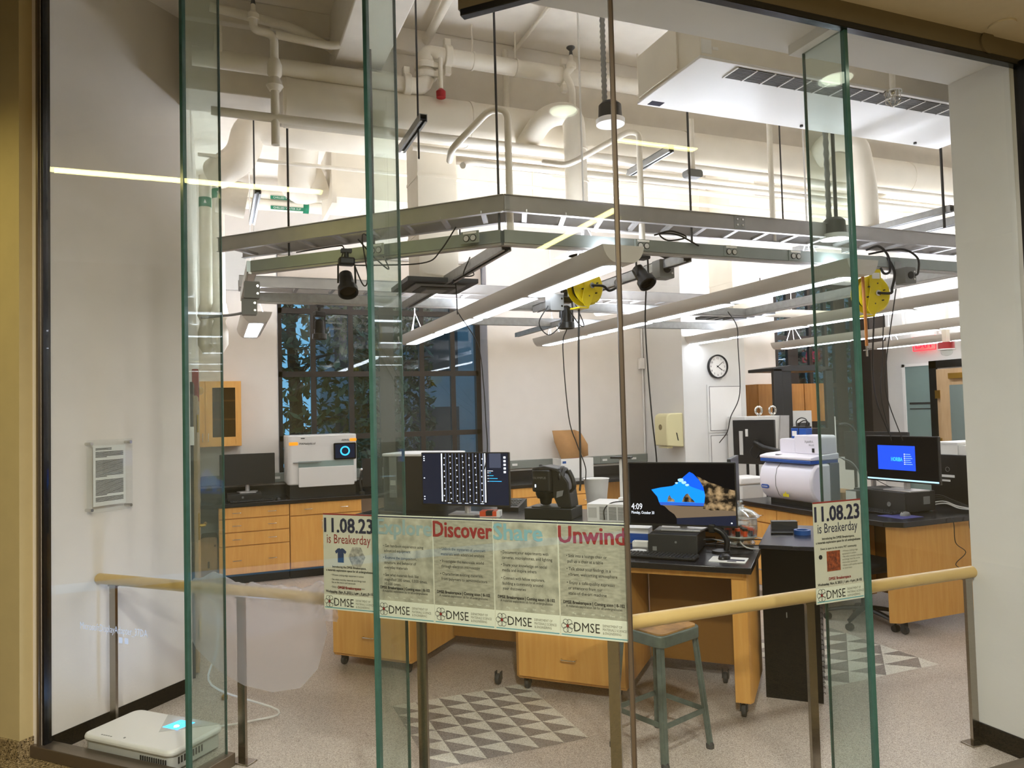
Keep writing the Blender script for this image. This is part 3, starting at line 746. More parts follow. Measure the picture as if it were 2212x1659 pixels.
def sprinkler(label, x, y, z, pts):
    t = thing('sprinkler', label, 'sprinkler', (x, y, z), 0, 'upright sprinklers')
    MB().tube(bend(pts, 0.05), 0.024, 12).build('feed_pipe', 'paint_pipe', t, world=True)
    MB().lathe([(0.034, 0), (0.034, 0.03), (0.014, 0.05), (0.012, 0.09)], (0, 0, -0.09), 14).build('fitting', 'paint_pipe', t)
    MB().lathe([(0.014, 0), (0.010, 0.03), (0.030, 0.05), (0.030, 0.056)], (0, 0, 0), 16).build('deflector', 'dark_grey', t)
sprinkler('upright sprinkler on a bent pipe at upper left with a valve below', 0.235, 4.5, 4.12, [(0.235, 4.5, 4.03), (0.235, 4.5, 3.97), (0.35, 4.5, 3.96), (0.35, 4.5, 3.3)])
sprinkler('upright sprinkler above the round duct branch', 2.30, 4.5, 4.14, [(2.30, 4.5, 4.05), (2.25, 4.5, 4.0), (2.30, 4.5, 3.92), (2.30, 4.5, 3.75)])
vv = MB().lathe([(0.03, 0), (0.05, 0.03), (0.03, 0.08), (0.042, 0.1), (0.042, 0.16), (0.03, 0.19)], (0.35, 4.5, 3.62), 12); simple(vv, 'pipe_valve', 'paint_pipe', 'painted valve on the vertical pipe at upper left', 'valve')
pipe('painted pipe from the upper left sprinkler T rising toward the concrete beam', [(0.36, 4.5, 3.96), (0.74, 4.5, 3.94), (0.80, 4.3, 4.0), (0.88, 3.6, 4.12)], 0.024)
pipe('painted pipe bending down across the upper left ceiling corner', [(0.0, 4.72, 4.18), (0.50, 4.72, 4.13), (0.62, 4.72, 4.08), (0.95, 4.72, 3.92), (1.2, 4.72, 3.90)], 0.028)
pipe('painted pipe on the ceiling just right of the concrete beam', [(1.33, 2.9, 4.23), (1.36, 4.8, 4.23)], 0.028)
pipe('thin painted conduit on the ceiling near the middle', [(1.99, 2.9, 4.27), (2.01, 4.8, 4.27)], 0.014)
pipe('upper bundle conduit below the round duct', [(0.0, 4.50, 3.46), (9.5, 4.50, 3.44)], 0.026)
pipe('middle bundle conduit below the round duct, right part', [(1.2, 4.62, 3.42), (9.5, 4.62, 3.40)], 0.020)
pipe('lower bundle conduit below the round duct, right part', [(1.45, 4.35, 3.24), (1.55, 4.5, 3.32), (9.5, 4.5, 3.34)], 0.020)
pipe('rear bundle conduit running right under the ceiling', [(2.6, 5.5, 3.62), (9.8, 5.5, 3.62)], 0.022)
pipe('second rear bundle conduit running right under the ceiling', [(2.6, 5.7, 3.58), (9.8, 5.7, 3.58)], 0.018)
pipe('third rear bundle conduit running right under the ceiling', [(4.2, 5.9, 3.50), (9.8, 5.9, 3.50)], 0.024)
pipe('long thin conduit in front of the rectangular duct', [(-0.1, 6.3, 3.80), (6.3, 6.3, 3.78), (6.42, 6.3, 3.6)], 0.016)
pipe('bent conduit rising from the raceway corner and folding back', [(1.56, 3.86, 2.70), (1.56, 3.86, 3.41), (1.47, 3.90, 3.42), (1.30, 4.1, 3.24), (1.38, 4.4, 3.28)], 0.020, br=0.07)
pipe('bent conduit rising from the raceway beside the bronze corner post', [(2.42, 3.86, 2.70), (2.42, 3.86, 3.38), (2.36, 3.88, 3.39), (2.05, 4.1, 3.22), (1.98, 4.3, 3.3)], 0.018, br=0.07)
pipe('vertical conduit dropping to the tray right of the splice plate', [(3.50, 3.95, 2.80), (3.50, 3.95, 4.3)], 0.018)
pipe('vertical strut shaped conduit on the cross beam near the middle', [(1.93, 4.79, 3.4), (1.93, 4.79, 4.25)], 0.022)
pipe('conduit dropping from the air unit to a grey box', [(2.94, 4.05, 3.25), (2.94, 4.05, 3.6)], 0.018)
simple(MB().rbox(2.88, 3.0, 4.02, 4.08, 3.21, 3.26, 0.02, 'y'), 'junction_box', 'mid_grey', 'small grey conduit body below the ceiling air unit', 'junction box')
pipe('sloping painted pipe rising to the right above the right hand reel', [(4.95, 4.6, 3.34), (6.9, 5.2, 4.0)], 0.035)
pipe('vertical painted pipe at right with a dark base ring', [(6.85, 5.7, 3.45), (6.85, 5.7, 4.25)], 0.05)
pipe('fat painted pipe bending under the ceiling panel at upper right', [(6.15, 5.6, 4.3), (6.15, 5.6, 4.08), (6.9, 5.6, 4.08), (7.6, 5.6, 4.08)], 0.085, br=0.16)
simple(MB().rbox(5.9, 7.3, 5.7, 6.3, 4.20, 4.235, 0.1), 'ceiling_panel', 'white_plastic', 'flat white panel under the ceiling at upper right', 'ceiling panel')
pipe('suspended painted pipe in front of the clock pier wall', [(3.9, 7.2, 2.78), (4.4, 7.3, 2.84), (7.4, 7.3, 2.84)], 0.05)
for i, (x, u) in enumerate(((-0.115, 'left'), (0.0, 'right'))):
    t = thing('chilled_water_riser', '%s of the two vertical insulated pipes with green arrow bands at far left' % u, 'pipe', (x + 0.055, 7.5 - 0.1 * i, 2.3))
    MB().cyl((0, 0, 0.45), (0, 0, 1.7), 0.055, 18).build('insulated_pipe', 'paint_pipe', t)
    MB().lathe([(0.03, 0), (0.075, 0.08), (0.075, 0.2), (0.05, 0.3), (0.08, 0.36), (0.06, 0.46)], (0, 0, 0.02), 14).build('valve_body', 'paint_pipe', t)
    MB().cyl((0, 0, 1.40 + 0.06 * i), (0, 0, 1.49 + 0.06 * i), 0.057, 18).build('green_band', 'green_tag', t)
    MB().add([(-0.012, -0.058, 1.43 + 0.06 * i), (0.012, -0.058, 1.43 + 0.06 * i), (0, -0.058, 1.465 + 0.06 * i)] if i == 0 else [(-0.012, -0.058, 1.52), (0.012, -0.058, 1.52), (0, -0.058, 1.485)], [(0, 1, 2)]).build('arrow', 'paper', t)
for i, (z, s) in enumerate(((4.10, 'CHILLED WATER RET'), (3.99, 'CHILLED WATER SUP'))):
    t = thing('chilled_water_pipe', ('upper' if i == 0 else 'lower') + ' horizontal insulated pipe with a green chilled water tag above the left window', 'pipe', (0.6, 8.3, z))
    MB().cyl((-0.7, 0, 0), (1.4, 0, 0), 0.06, 18).build('insulated_pipe', 'paint_pipe', t)
    MB().box(-0.02, 0.34, -0.066, -0.058, -0.058, -0.022).build('green_label', 'green_tag', t)
    MB().cyl((0.32, 0, 0), (0.38, 0, 0), 0.063, 18).build('green_band', 'green_tag', t)
    l = text('lettering', [(s, 0.15, -0.05, 0.03, 'CENTER', 0.01, 1.0)], 'paper', t); l.location.y = -0.067
simple(MB().box(0.12, 0.35, 8.84, 8.9, 3.15, 3.60), 'wall_grille', 'light_grey', 'louvred wall grille beside the left end of the cable tray', 'grille', bevel=0.005)
pipe('thin grey conduit running along the left wall to the short pendant', [(-0.1, 7.2, 2.62), (0.2, 7.0, 2.63), (0.33, 6.9, 2.66)], 0.012, 'mid_grey')

# ---- ceiling air unit
ac = thing('ceiling_air_unit', 'large white ceiling air unit with a long dark grille behind the soffit', 'air unit', (3.385, 3.245, 3.4))
MB().box(-1.165, 1.165, -0.285, 0.285, 0.012, 0.27).build('casing', 'paint_duct', ac, bevel=0.006)
MB().box(-1.172, 1.172, -0.292, 0.292, 0, 0.014).build('bottom_panel', 'white_plastic', ac, bevel=0.003)
MB().box(-0.93, 1.17, -0.27, -0.15, -0.003, 0.0).build('return_grille', 'dark_grey', ac)
g = MB()
for k in range(18): g.box(-0.93 + 0.118 * k - 0.004, -0.93 + 0.118 * k + 0.004, -0.272, -0.148, -0.007, -0.002)
g.build('grille_bars', 'white_plastic', ac)
g = MB()
for k in range(9): g.box(-0.93, 1.17, -0.265 + 0.0133 * k, -0.262 + 0.0133 * k, -0.005, -0.002)
g.build('grille_slats', 'mid_grey', ac)
MB().box(-1.160, -1.10, -0.287, -0.285, 0.03, 0.10).build('rating_label', 'paper', ac)
MB().box(-1.095, -1.06, -0.287, -0.285, 0.055, 0.07).build('serial_label', 'paper', ac)
MB().box(-1.12, -1.04, 0.22, 0.27, -0.002, 0.0).build('logo_sticker', 'ink_navy', ac)
MB().box(-1.175, -1.166, -0.10, 0.27, 0.03, 0.26).build('side_panel', 'paint_duct', ac)
for x in (-0.05, 0.9): MB().cyl((x, 0.24, -0.012), (x, 0.24, 0), 0.01, 8).build('knob', 'dark_grey', ac)
sc = thing('sprinkler', 'caged pendent sprinkler hanging in front of the air unit grille', 'sprinkler', (3.30, 2.80, 3.31))
MB().lathe([(0.045, 0), (0.045, 0.008), (0.012, 0.01), (0.012, 0.04)], (0, 0, 0), 20).build('escutcheon', 'chrome', sc)
MB().lathe([(0.012, -0.045), (0.008, -0.02), (0.014, 0)], (0, 0, 0), 10).build('head', 'chrome', sc)
cg = MB()
for k in range(6):
    a = k * PI / 3; cg.tube([(0.035 * math.cos(a), 0.035 * math.sin(a), 0), (0.035 * math.cos(a), 0.035 * math.sin(a), -0.05), (0.01 * math.cos(a), 0.01 * math.sin(a), -0.07)], 0.0018, 5)
cg.torus((0, 0, -0.03), 0.035, 0.0018, 18, 5).build('cage', 'chrome', sc)
MB().cyl((0, 0, 0.01), (0, 0, 0.99), 0.014, 10).build('drop_pipe', 'paint_pipe', sc)

# ---- hose / cord reels
def reel(label, x, y, z, tail, lab, tilt):
    t = thing('cord_reel', label, 'cord reel', (x, y, z), tilt)
    for s in (-0.045, 0.045):
        MB().lathe([(0.02, -0.003), (0.115, -0.003), (0.128, 0.008 if s < 0 else -0.008), (0.128, 0.012 if s < 0 else -0.012), (0.115, 0.003), (0.02, 0.003)], (0, s, 0), 32, 'y').build('side_disc', 'yellow_paint', t)
    MB().cyl((0, -0.04, 0), (0, 0.04, 0), 0.085, 24).build('drum', 'cable_black', t)
    MB().prism([(0.04, 0.16), (-0.05, 0.16), (-0.05, 0.02), (-0.075, -0.10), (-0.055, -0.14), (-0.02, -0.15), (0.0, -0.12), (0.045, -0.03)], -0.060, -0.055, 'y').build('bracket', 'yellow_paint', t, bevel=0.002)
    MB().box(-0.09, 0.06, -0.06, 0.06, 0.158, 0.164).build('mounting_plate', 'yellow_paint', t)
    b = MB()
    for a in range(0, 360, 60): b.lathe([(0.005, -0.062), (0.005, -0.045)], (0.07 * math.cos(R(a + 20)), 0, 0.07 * math.sin(R(a + 20))), 8, 'y')
    b.build('bolt_ring', 'dark_grey', t)
    MB().lathe([(0.02, -0.08), (0.014, -0.06), (0.022, -0.055)], (0, 0, 0), 16, 'y').build('hub', 'chrome', t)
    MB().box(-0.095, -0.01, -0.05, 0.05, -0.155, -0.145).build('cord_guide', 'yellow_paint', t)
    if lab: MB().box(-0.03, 0.03, -0.063, -0.060, 0.10, 0.14).build('maker_label', 'paper', t)
    MB().tube(smooth([(0, -0.08, 0), (0.07, -0.11, -0.005)] + tail), 0.009, 8).build('feed_cord', 'cable_black', t)
    MB().bar((0, 0, 0.16), (0, 0, 0.24), 0.04, 0.08).build('hanger_strut', 'galvanised', t)
    return t
reel('yellow cord reel hanging under the nearest pendant near the glass corner', 2.37, 4.53, 2.545, [(0.13, -0.1, -0.03), (0.2, -0.1, 0.0), (0.28, 0.0, 0.06), (0.40, 0.05, 0.12)], False, 12)
reel('yellow cord reel with a white label at right near the third glass fin', 4.18, 3.80, 2.44, [(0.09, -0.1, 0.03), (0.16, -0.05, 0.14), (0.14, -0.02, 0.24), (0.06, 0.0, 0.26), (0.0, 0.0, 0.23)], True, -8)
hs = thing('orange_hose', 'orange air hose hanging from the right hand cord reel', 'hose', (4.03, 3.72, 2.2))
MB().tube([(0, 0, 0.36), (0.01, 0, 0.0), (0.01, 0, -0.12)], 0.010, 8).build('hose', 'orange_hose', hs)
MB().tube([(0.01, 0, -0.12), (0.01, 0, -0.19)], 0.006, 8).tube([(-0.02, 0, -0.15), (0.05, 0, -0.14)], 0.004, 6).build('fitting', 'chrome', hs)

def jbox(label, x, y, z, s=0.05, outlets=True):
    t = thing('junction_box', label, 'junction box', (x, y, z), 0, 'grey junction boxes')
    MB().rbox(-s, s, -s * 0.8, s * 0.8, -s * 1.1, s * 1.1, 0.008, 'y').build('box', 'mid_grey', t)
    if outlets: MB().lathe([(s * 0.5, -s * 0.9), (s * 0.5, -s * 0.75)], (0, 0, 0), 16, 'y').build('socket', 'black_plastic', t)
    m = MB()
    for z_ in (-0.5, 0.5): m.lathe([(0.007, -s * 0.86), (0.007, -s * 0.78)], (s * 0.7, 0, z_ * s), 10, 'y')
    m.build('screws', 'chrome', t)
    return t
jb_ = jbox('grey box with a black socket beside the right hand yellow reel', 4.40, 3.70, 2.56)
MB().box(-0.03, 0.03, 0.055, 0.10, 0.03, 0.11).build('mounting_bracket', 'galvanised', jb_)
jbox('grey box with cables on the strut right of the glass corner', 2.72, 4.1, 2.60, 0.055)
jbox('upper grey box stacked on the left end of the raceway', 0.23, 5.0, 2.52, 0.048, False)
jbox('lower grey box stacked on the left end of the raceway', 0.215, 5.02, 2.415, 0.046, False)
jbox('grey box tucked behind the nearest yellow reel', 2.17, 4.6, 2.44, 0.05, False)

def spot(label, x, y, z, tilt, aim):
    t = thing('track_spotlight', label, 'spotlight', (x, y, z), aim, 'black track spotlights')
    MB().box(-0.045, 0.045, -0.035, 0.035, 0.105, 0.15).build('driver_box', 'black_plastic', t, bevel=0.01)
    MB().tube([(-0.048, 0, 0.11), (-0.05, 0, 0.0)], 0.006, 6).tube([(0.048, 0, 0.11), (0.05, 0, 0.0)], 0.006, 6).build('yoke', 'black_plastic', t)
    MB().cyl((0, 0, 0.15), (0, 0, 0.185), 0.014, 10).box(-0.03, 0.03, -0.02, 0.02, 0.18, 0.2).build('track_adapter', 'black_plastic', t)
    h = MB().lathe([(0.02, 0.085), (0.038, 0.07), (0.042, 0.0), (0.040, -0.03), (0.056, -0.035), (0.058, -0.075), (0.05, -0.078), (0.044, -0.05)], (0, 0, 0), 24).build('lamp_head', 'black_plastic', t)
    h.rotation_euler = (R(tilt), 0, 0)
    l = MB().lathe([(0.045, -0.062), (0.02, -0.055), (0.001, -0.053)], (0, 0, 0), 20).build('lens', 'smoke_glass', h)
    return t
spot('black spotlight under the left part of the raceway, aimed at the viewer', 0.72, 4.33, 2.47, -35, 0)
spot('black spotlight hanging in front of the left window panes', 0.80, 6.17, 2.41, 0, 20)
spot('black spotlight below the nearest yellow reel, pointing down', 2.33, 4.75, 2.36, 0, 0)
sp4 = spot('black spotlight just right of the bronze corner post', 2.50, 4.0, 2.53, -40, 10)
MB().bar((2.48, 4.0, 2.725), (2.72, 4.04, 2.67), 0.03, 0.02).build('track_arm', 'black_plastic', sp4, world=True)
# cables draped on the raceway
def cable(label, pts, r=0.005, m='cable_black', g='black cables hanging from overhead', name='cable'):
    return tag(MB().tube(smooth(pts), r, 7).build(name, m), label, 'cable', g)
cable('black cable drooping along the left raceway from the outlet', [UV(-1.85, 3.6, 2.72), UV(-1.95, 3.6, 2.6), UV(-2.05, 3.62, 2.55), UV(-2.3, 3.62, 2.56), UV(-2.6, 3.62, 2.6), UV(-2.62, 3.64, 2.70), UV(-2.7, 3.66, 2.72), UV(-3.0, 3.68, 2.72)], 0.004)
cable('looped black cable coil around the left spotlight driver', [(0.78, 4.28, 2.72), (0.86, 4.2, 2.6), (0.95, 4.25, 2.55), (0.9, 4.3, 2.68), (0.8, 4.25, 2.74), (0.82, 4.22, 2.5), (0.8, 4.25, 2.45), (0.75, 4.33, 2.62)], 0.004)
cable('black cable coil lying on the raceway right of the corner post', [(2.44, 3.76, 2.73), (2.55, 3.75, 2.76), (2.66, 3.75, 2.73), (2.55, 3.78, 2.71), (2.48, 3.76, 2.74), (2.6, 3.75, 2.74), (2.74, 3.74, 2.68)], 0.005)
cable('black cable looping below the grey box behind the yellow reel', [(2.12, 4.6, 2.42), (2.05, 4.6, 2.3), (2.12, 4.6, 2.22), (2.22, 4.6, 2.3), (2.25, 4.6, 2.42), (2.35, 4.6, 2.3), (2.4, 4.62, 2.3), (2.38, 4.7, 2.45)], 0.004)
cable('black cable looping around the strut near the diffuser', [(1.5, 4.4, 2.68), (1.46, 4.42, 2.57), (1.54, 4.45, 2.58), (1.53, 4.6, 2.67), (1.5, 4.8, 2.58), (1.56, 4.9, 2.6), (1.6, 5.0, 2.4)], 0.004)
cable('thin black cable hanging in front of the right edge of the left window', [(1.6, 5.0, 2.42), (1.80, 5.15, 2.2), (1.84, 5.16, 1.9), (1.85, 5.16, 1.65), (1.87, 5.2, 1.42), (1.9, 5.4, 1.2)], 0.004)
cable('thin black cable hanging left of the thick drop cable at the microscope', [(2.33, 4.75, 2.28), (2.31, 4.78, 2.15), (2.34, 4.78, 1.66), (2.40, 4.78, 1.46), (2.46, 4.78, 1.3), (2.47, 4.8, 1.2)], 0.004)
cable('thick black cable dropping from the nearest yellow reel to the microscope', [(2.32, 4.53, 2.40), (2.31, 4.54, 2.0), (2.29, 4.52, 1.3), (2.28, 4.52, 1.16)], 0.007)
cable('thin black cable hanging between the towel dispenser and the corner post', [(2.72, 4.3, 2.6), (2.76, 4.4, 2.3), (2.78, 4.42, 2.0), (2.80, 4.42, 1.65), (2.84, 4.44, 1.32), (2.85, 4.5, 1.15)], 0.005)
cable('wavy black cable hanging in front of the clock pier', [(4.85, 6.18, 2.67), (4.83, 6.02, 2.5), (4.82, 6.0, 2.3), (4.82, 6.0, 1.83), (4.70, 6.0, 1.6), (4.73, 6.1, 1.45), (4.86, 6.4, 1.33)], 0.005)
cable('leftmost black cable dropping from the right hand reel to the computer', [(4.26, 3.85, 2.3), (4.5, 4.1, 1.95), (4.75, 4.3, 1.7), (4.92, 4.35, 1.45)], 0.006)
cable('middle black cable dropping from the right hand reel to the computer', [(4.35, 3.85, 2.32), (4.6, 4.1, 2.0), (4.85, 4.35, 1.75), (4.95, 4.36, 1.4)], 0.004)
cable('rightmost black cable dropping from the right hand reel to the computer', [(4.48, 3.85, 2.5), (4.75, 4.2, 2.0), (4.9, 4.34, 1.75), (5.0, 4.3, 1.4)], 0.004)
cable('thick black cable arching over the right hand grey box', [(4.18, 3.8, 2.72), (4.30, 3.72, 2.74), (4.42, 3.7, 2.74), (4.50, 3.68, 2.68), (4.47, 3.66, 2.58), (4.44, 3.66, 2.56)], 0.007)
cable('thick black cable curling by the near end of the second pendant', [(4.05, 3.7, 2.72), (4.12, 3.66, 2.74), (4.2, 3.66, 2.68), (4.21, 3.66, 2.58), (4.16, 3.66, 2.56), (4.15, 3.68, 2.6)], 0.008)

# ---- exit sign, strobe, alarm
ex = thing('exit_sign', 'edge lit red EXIT sign hung by the rear right wall', 'exit sign', (9.90, 8.06, 2.47), -90)
MB().box(-0.19, 0.19, -0.004, 0.004, 0, 0.21).build('clear_panel', 'acrylic', ex)
l = text('lettering', [('EXIT', 0, 0.035, 0.19, 'CENTER', 0.03, 0.8)], 'exit_red', ex); l.location.y = -0.006
MB().box(-0.19, 0.19, -0.006, 0.006, -0.006, 0.004).box(-0.194, -0.188, -0.006, 0.006, 0, 0.21).box(0.188, 0.194, -0.006, 0.006, 0, 0.21).build('edge_glow', 'exit_red', ex)
MB().box(-0.2, 0.2, -0.03, 0.03, 0.21, 0.27).build('housing', 'white_plastic', ex)
st = thing('fire_strobe', 'red and white fire alarm strobe hanging on a pole near the rear door', 'fire alarm', (8.36, 6.5, 2.27))
MB().lathe([(0.09, 0.07), (0.09, 0.15), (0.02, 0.151)], (0, 0, 0), 28).build('red_body', 'red_paint', st)
MB().lathe([(0.096, 0.055), (0.096, 0.07), (0.02, 0.071)], (0, 0, 0), 28).build('white_ring', 'white_plastic', st)
MB().lathe([(0.01, -0.02), (0.05, -0.005), (0.065, 0.02), (0.065, 0.055)], (0, 0, 0), 20).build('clear_dome', 'clear_glass', st)
MB().box(-0.03, 0.03, -0.03, 0.03, 0.15, 2.03).build('pole', 'paint_pipe', st)
al = thing('fire_strobe', 'red wall fire alarm strobe at far left seen edge on', 'fire alarm', (-0.15, 6.0, 1.84))
MB().box(0, 0.045, -0.06, 0.06, 0, 0.24).build('red_body', 'red_paint', al, bevel=0.006)
MB().lathe([(0.03, 0.0), (0.028, 0.02), (0.01, 0.035)], (0.045, 0, 0.08), 16, 'x').build('clear_lens', 'clear_glass', al)
simple(MB().box(-0.15, -0.125, 5.3, 5.38, 1.54, 1.66), 'wall_switch', 'white_plastic', 'small white switch box beside the left door frame', 'switch')
sen = thing('ceiling_sensor', 'small white occupancy sensor hanging near the exit sign', 'sensor', (8.6, 7.3, 2.63))
MB().box(-0.08, 0.08, -0.03, 0.03, 0, 0.07).build('body', 'white_plastic', sen, bevel=0.008)
MB().cyl((0, 0, 0.07), (0, 0, 1.67), 0.018, 10).build('stem', 'white_plastic', sen)
# corridor ceiling covers
simple(MB().lathe([(0.055, 0), (0.055, 0.008), (0.01, 0.009)], (3.306, 2.22, 3.376), 28), 'sprinkler_cover', 'corr_ceil', 'round flush cover on the brown corridor ceiling at top right', 'sprinkler cover')
simple(MB().lathe([(0.05, -0.008), (0.05, 0.004), (0.01, 0.005)], (3.33, 2.308, 3.345), 28, 'y'), 'sprinkler_cover', 'header_brown', 'round flush cover on the brown header above the glass', 'sprinkler cover')
# corridor lamps (their reflections show in the glass)
def lamp(label, x0, x1, y0, y1, z=3.37):
    t = thing('corridor_lamp', label, 'corridor lamp', ((x0 + x1) / 2, (y0 + y1) / 2, z), 0, 'linear corridor lamps')
    w, d = (x1 - x0) / 2, (y1 - y0) / 2
    MB().box(-w, w, -d, d, 0, 0.004).build('diffuser', 'corr_lamp', t)
    MB().box(-w - 0.01, w + 0.01, -d - 0.01, d + 0.01, 0.004, 0.03).build('housing', 'light_grey', t)
lamp('linear corridor lamp reflected in the upper left glass pane', -1.95, -1.85, 2.95, 4.70)
lamp('linear corridor lamp reflected near the bronze corner post', -3.3, -1.68, 0.53, 0.61)
lamp('linear corridor lamp reflected below the ceiling air unit', 2.35, 2.92, 0.66, 0.70)
for lb, x, y in (('round corridor downlight reflected above the round duct branch', 0.035, 1.885), ('round corridor downlight reflected on the third glass fin', 2.981, 1.80)):
    t = thing('corridor_downlight', lb, 'downlight', (x, y, 3.362), 0, 'round corridor downlights')
    MB().lathe([(0.075, 0), (0.075, 0.004)], (0, 0, 0), 28).build('lens', 'corr_disc', t)
    MB().lathe([(0.085, 0.003), (0.085, 0.02)], (0, 0, 0), 28).build('trim_ring', 'white_plastic', t)

for lb, x, y in (('unseen round fill lamp added overhead nearest the glass corner', 0.45, 0.55), ('unseen round fill lamp added overhead farther from the glass', -0.55, -0.6), ('unseen round fill lamp added overhead at the right of the corridor', 1.6, -1.6)):
    t = thing('corridor_downlight', lb, 'downlight', (x, y, 3.355), 0, 'round corridor downlights')  # unseen lamps added to brighten the posters and the corridor
    MB().lathe([(0.13, 0), (0.13, 0.004)], (0, 0, 0), 28).build('lens', 'corr_disc', t)
    MB().lathe([(0.145, 0.003), (0.145, 0.03)], (0, 0, 0), 28).build('trim_ring', 'white_plastic', t)
    ld = bpy.data.lights.new('downlight', 'AREA'); ld.shape = 'DISK'; ld.size = 0.24; ld.energy = FILL_W; ld.color = (1.0, 0.965, 0.92)
    lo = bpy.data.objects.new('fill_lamp', ld); COL.objects.link(lo); lo.parent = t; lo.location = (0, 0, -0.004)
# ================================================================ GLAZING HANDRAIL, FLOOR ITEMS
hr = thing('handrail', 'pale wooden handrail on flat steel posts following the glass around its corner', 'handrail', (1.47, 2.66, 0))
ZR = 0.84
MB().tube(bend([UV(-3.77, 2.92, ZR), (1.47, 2.66, ZR), (3.525, 2.66, ZR)], 0.05), 0.029, 20).build('wooden_rail', 'rail_wood', hr, world=True)
def post(p, rz):
    e = MB().box(-0.0225, 0.0225, -0.008, 0.008, 0.008, ZR - 0.03).build('post', 'stainless', hr)
    e.location = (p[0] - 1.47, p[1] - 2.66, 0); e.rotation_euler = (0, 0, R(rz))
    MB().box(-0.06, 0.06, -0.035, 0.035, 0, 0.008).build('base_plate', 'stainless', e, bevel=0.002)
    MB().box(-0.03, 0.03, -0.012, 0.012, ZR - 0.035, ZR - 0.027).build('saddle', 'stainless', e)
for u in (-3.66, -2.757, -1.72, -0.84): post(UV(u, 2.92), -45)
for x in (2.476, 3.49): post((x, 2.66), 0)

# plastic sheet thrown over the rail
rnd = random.Random(3)
def lerp_tab(tab, x):
    for (x0, y0), (x1, y1) in zip(tab, tab[1:]):
        if x <= x1: return y0 + (y1 - y0) * (x - x0) / (x1 - x0)
    return tab[-1][1]
DROP = [(0, 0.20), (0.08, 0.30), (0.25, 0.40), (0.42, 0.45), (0.6, 0.46), (0.78, 0.42), (0.9, 0.32), (1.0, 0.15)]
def sheet(s, q):
    edge = lerp_tab(DROP, s)
    back = 0.20 + 0.06 * math.sin(5 * s)
    hump = 0.034 + 0.04 * math.exp(-((s - 0.16) / 0.10) ** 2) + 0.035 * math.exp(-((s - 0.93) / 0.06) ** 2)
    L = edge + back + 0.1; d = q * L - back
    P_ = Vector((s * 4.0, q * 3.0, 1.7))
    w = 0.030 * mnoise.noise(P_) + 0.016 * mnoise.noise(P_ * 2.7) + 0.012 * abs(mnoise.noise(P_ * 5.0))
    u = -3.06 + 0.84 * s
    if d < 0: v, z = 2.92 + 0.036 + 0.03 * (-d) + w, ZR + 0.02 + d
    elif d < 0.1: a = d / 0.1 * PI; v, z = 2.92 + 0.038 * math.cos(a), ZR + 0.008 + (hump + 0.012 * mnoise.noise(P_ * 6)) * math.sin(a)
    else:
        e = (d - 0.1); v, z = 2.92 - 0.038 - 0.05 * math.sin(min(1.5, e * 6)) + w * (0.4 + 2.2 * e), ZR + 0.01 - e
        u += 0.25 * e * (s - 0.25) + 0.6 * w * e
    return UV(u, min(v, 3.0) if d < 0 else max(v, 2.866), z)
simple(MB().grid(sheet, 90, 80), 'plastic_sheet', 'plastic_sheet', 'crumpled translucent plastic sheet draped over the left part of the wooden handrail', 'plastic sheet', sharp=3.1)

# projector on the floor behind the glass
pj = thing('projector', 'white ultra short throw projector glowing blue on the floor behind the left pane', 'projector', UV(-3.28, 2.845, 0), -45)
MB().rbox(-0.30, 0.30, -0.165, 0.165, 0.012, 0.085, 0.04).build('lower_case', 'light_grey', pj, bevel=0.006)
MB().rbox(-0.315, 0.315, -0.175, 0.175, 0.085, 0.118, 0.05).build('upper_case', 'white_plastic', pj, bevel=0.012)
MB().prism([(-0.08, 0.165), (0.29, 0.165), (0.06, -0.02)], 0.1175, 0.1195).build('lens_recess', 'light_grey', pj)
MB().prism([(0.03, 0.03), (0.13, 0.03), (0.15, 0.13), (0.05, 0.13)], 0.1195, 0.121).build('projection_window', 'proj_blue', pj)
MB().lathe([(0.014, 0.0), (0.010, 0.004)], (0.095, 0.06, 0.1205), 14).build('bright_lens', 'proj_hot', pj)
g = MB()
for k in range(9): g.box(0.297, 0.3025, -0.12 + 0.018 * k, -0.112 + 0.018 * k, 0.04, 0.072)
for k in range(12): g.box(0.10 + 0.015 * k, 0.108 + 0.015 * k, -0.168, -0.1645, 0.04, 0.072)
g.build('vents', 'dark_grey', pj)
g = MB()
for x in (-0.25, 0.25):
    for y in (-0.12, 0.12): g.cyl((x, y, 0), (x, y, 0.014), 0.02, 10)
g.build('feet', 'black_plastic', pj)
MB().lathe([(0.006, 0.118), (0.006, 0.1195)], (-0.05, -0.13, 0), 12).build('power_button', 'mid_grey', pj)
g = MB()
for k in range(5): g.box(-0.2 + 0.016 * k, -0.19 + 0.016 * k, -0.145, -0.139, 0.118, 0.119)
g.build('status_marks', 'mid_grey', pj)
pw = bpy.data.lights.new('projector_light', 'AREA'); pw.energy = 2.2; pw.size = 0.07; pw.color = (0.35, 0.55, 1.0)
po = bpy.data.objects.new('projector_light', pw); COL.objects.link(po); po.parent = pj; po.location = (0.09, 0.08, 0.124); po.rotation_euler = (R(160), 0, 0)
cable('white cable running from the projector up to the left door frame', [UV(-3.30, 3.02, 0.05), UV(-3.25, 3.1, 0.02), UV(-3.05, 3.3, 0.015), UV(-2.95, 3.4, 0.05), (-0.03, 4.75, 0.16), (0.0, 4.85, 0.33), (0.01, 4.9, 0.55), (-0.02, 4.95, 0.60), (-0.06, 5.0, 0.61)], 0.006, 'cable_white', None)
cable('short white cable looping at the left side of the projector', [UV(-3.57, 2.80, 0.05), UV(-3.63, 2.76, 0.03), UV(-3.66, 2.80, 0.02), UV(-3.58, 2.86, 0.04)], 0.006, 'cable_white', None)
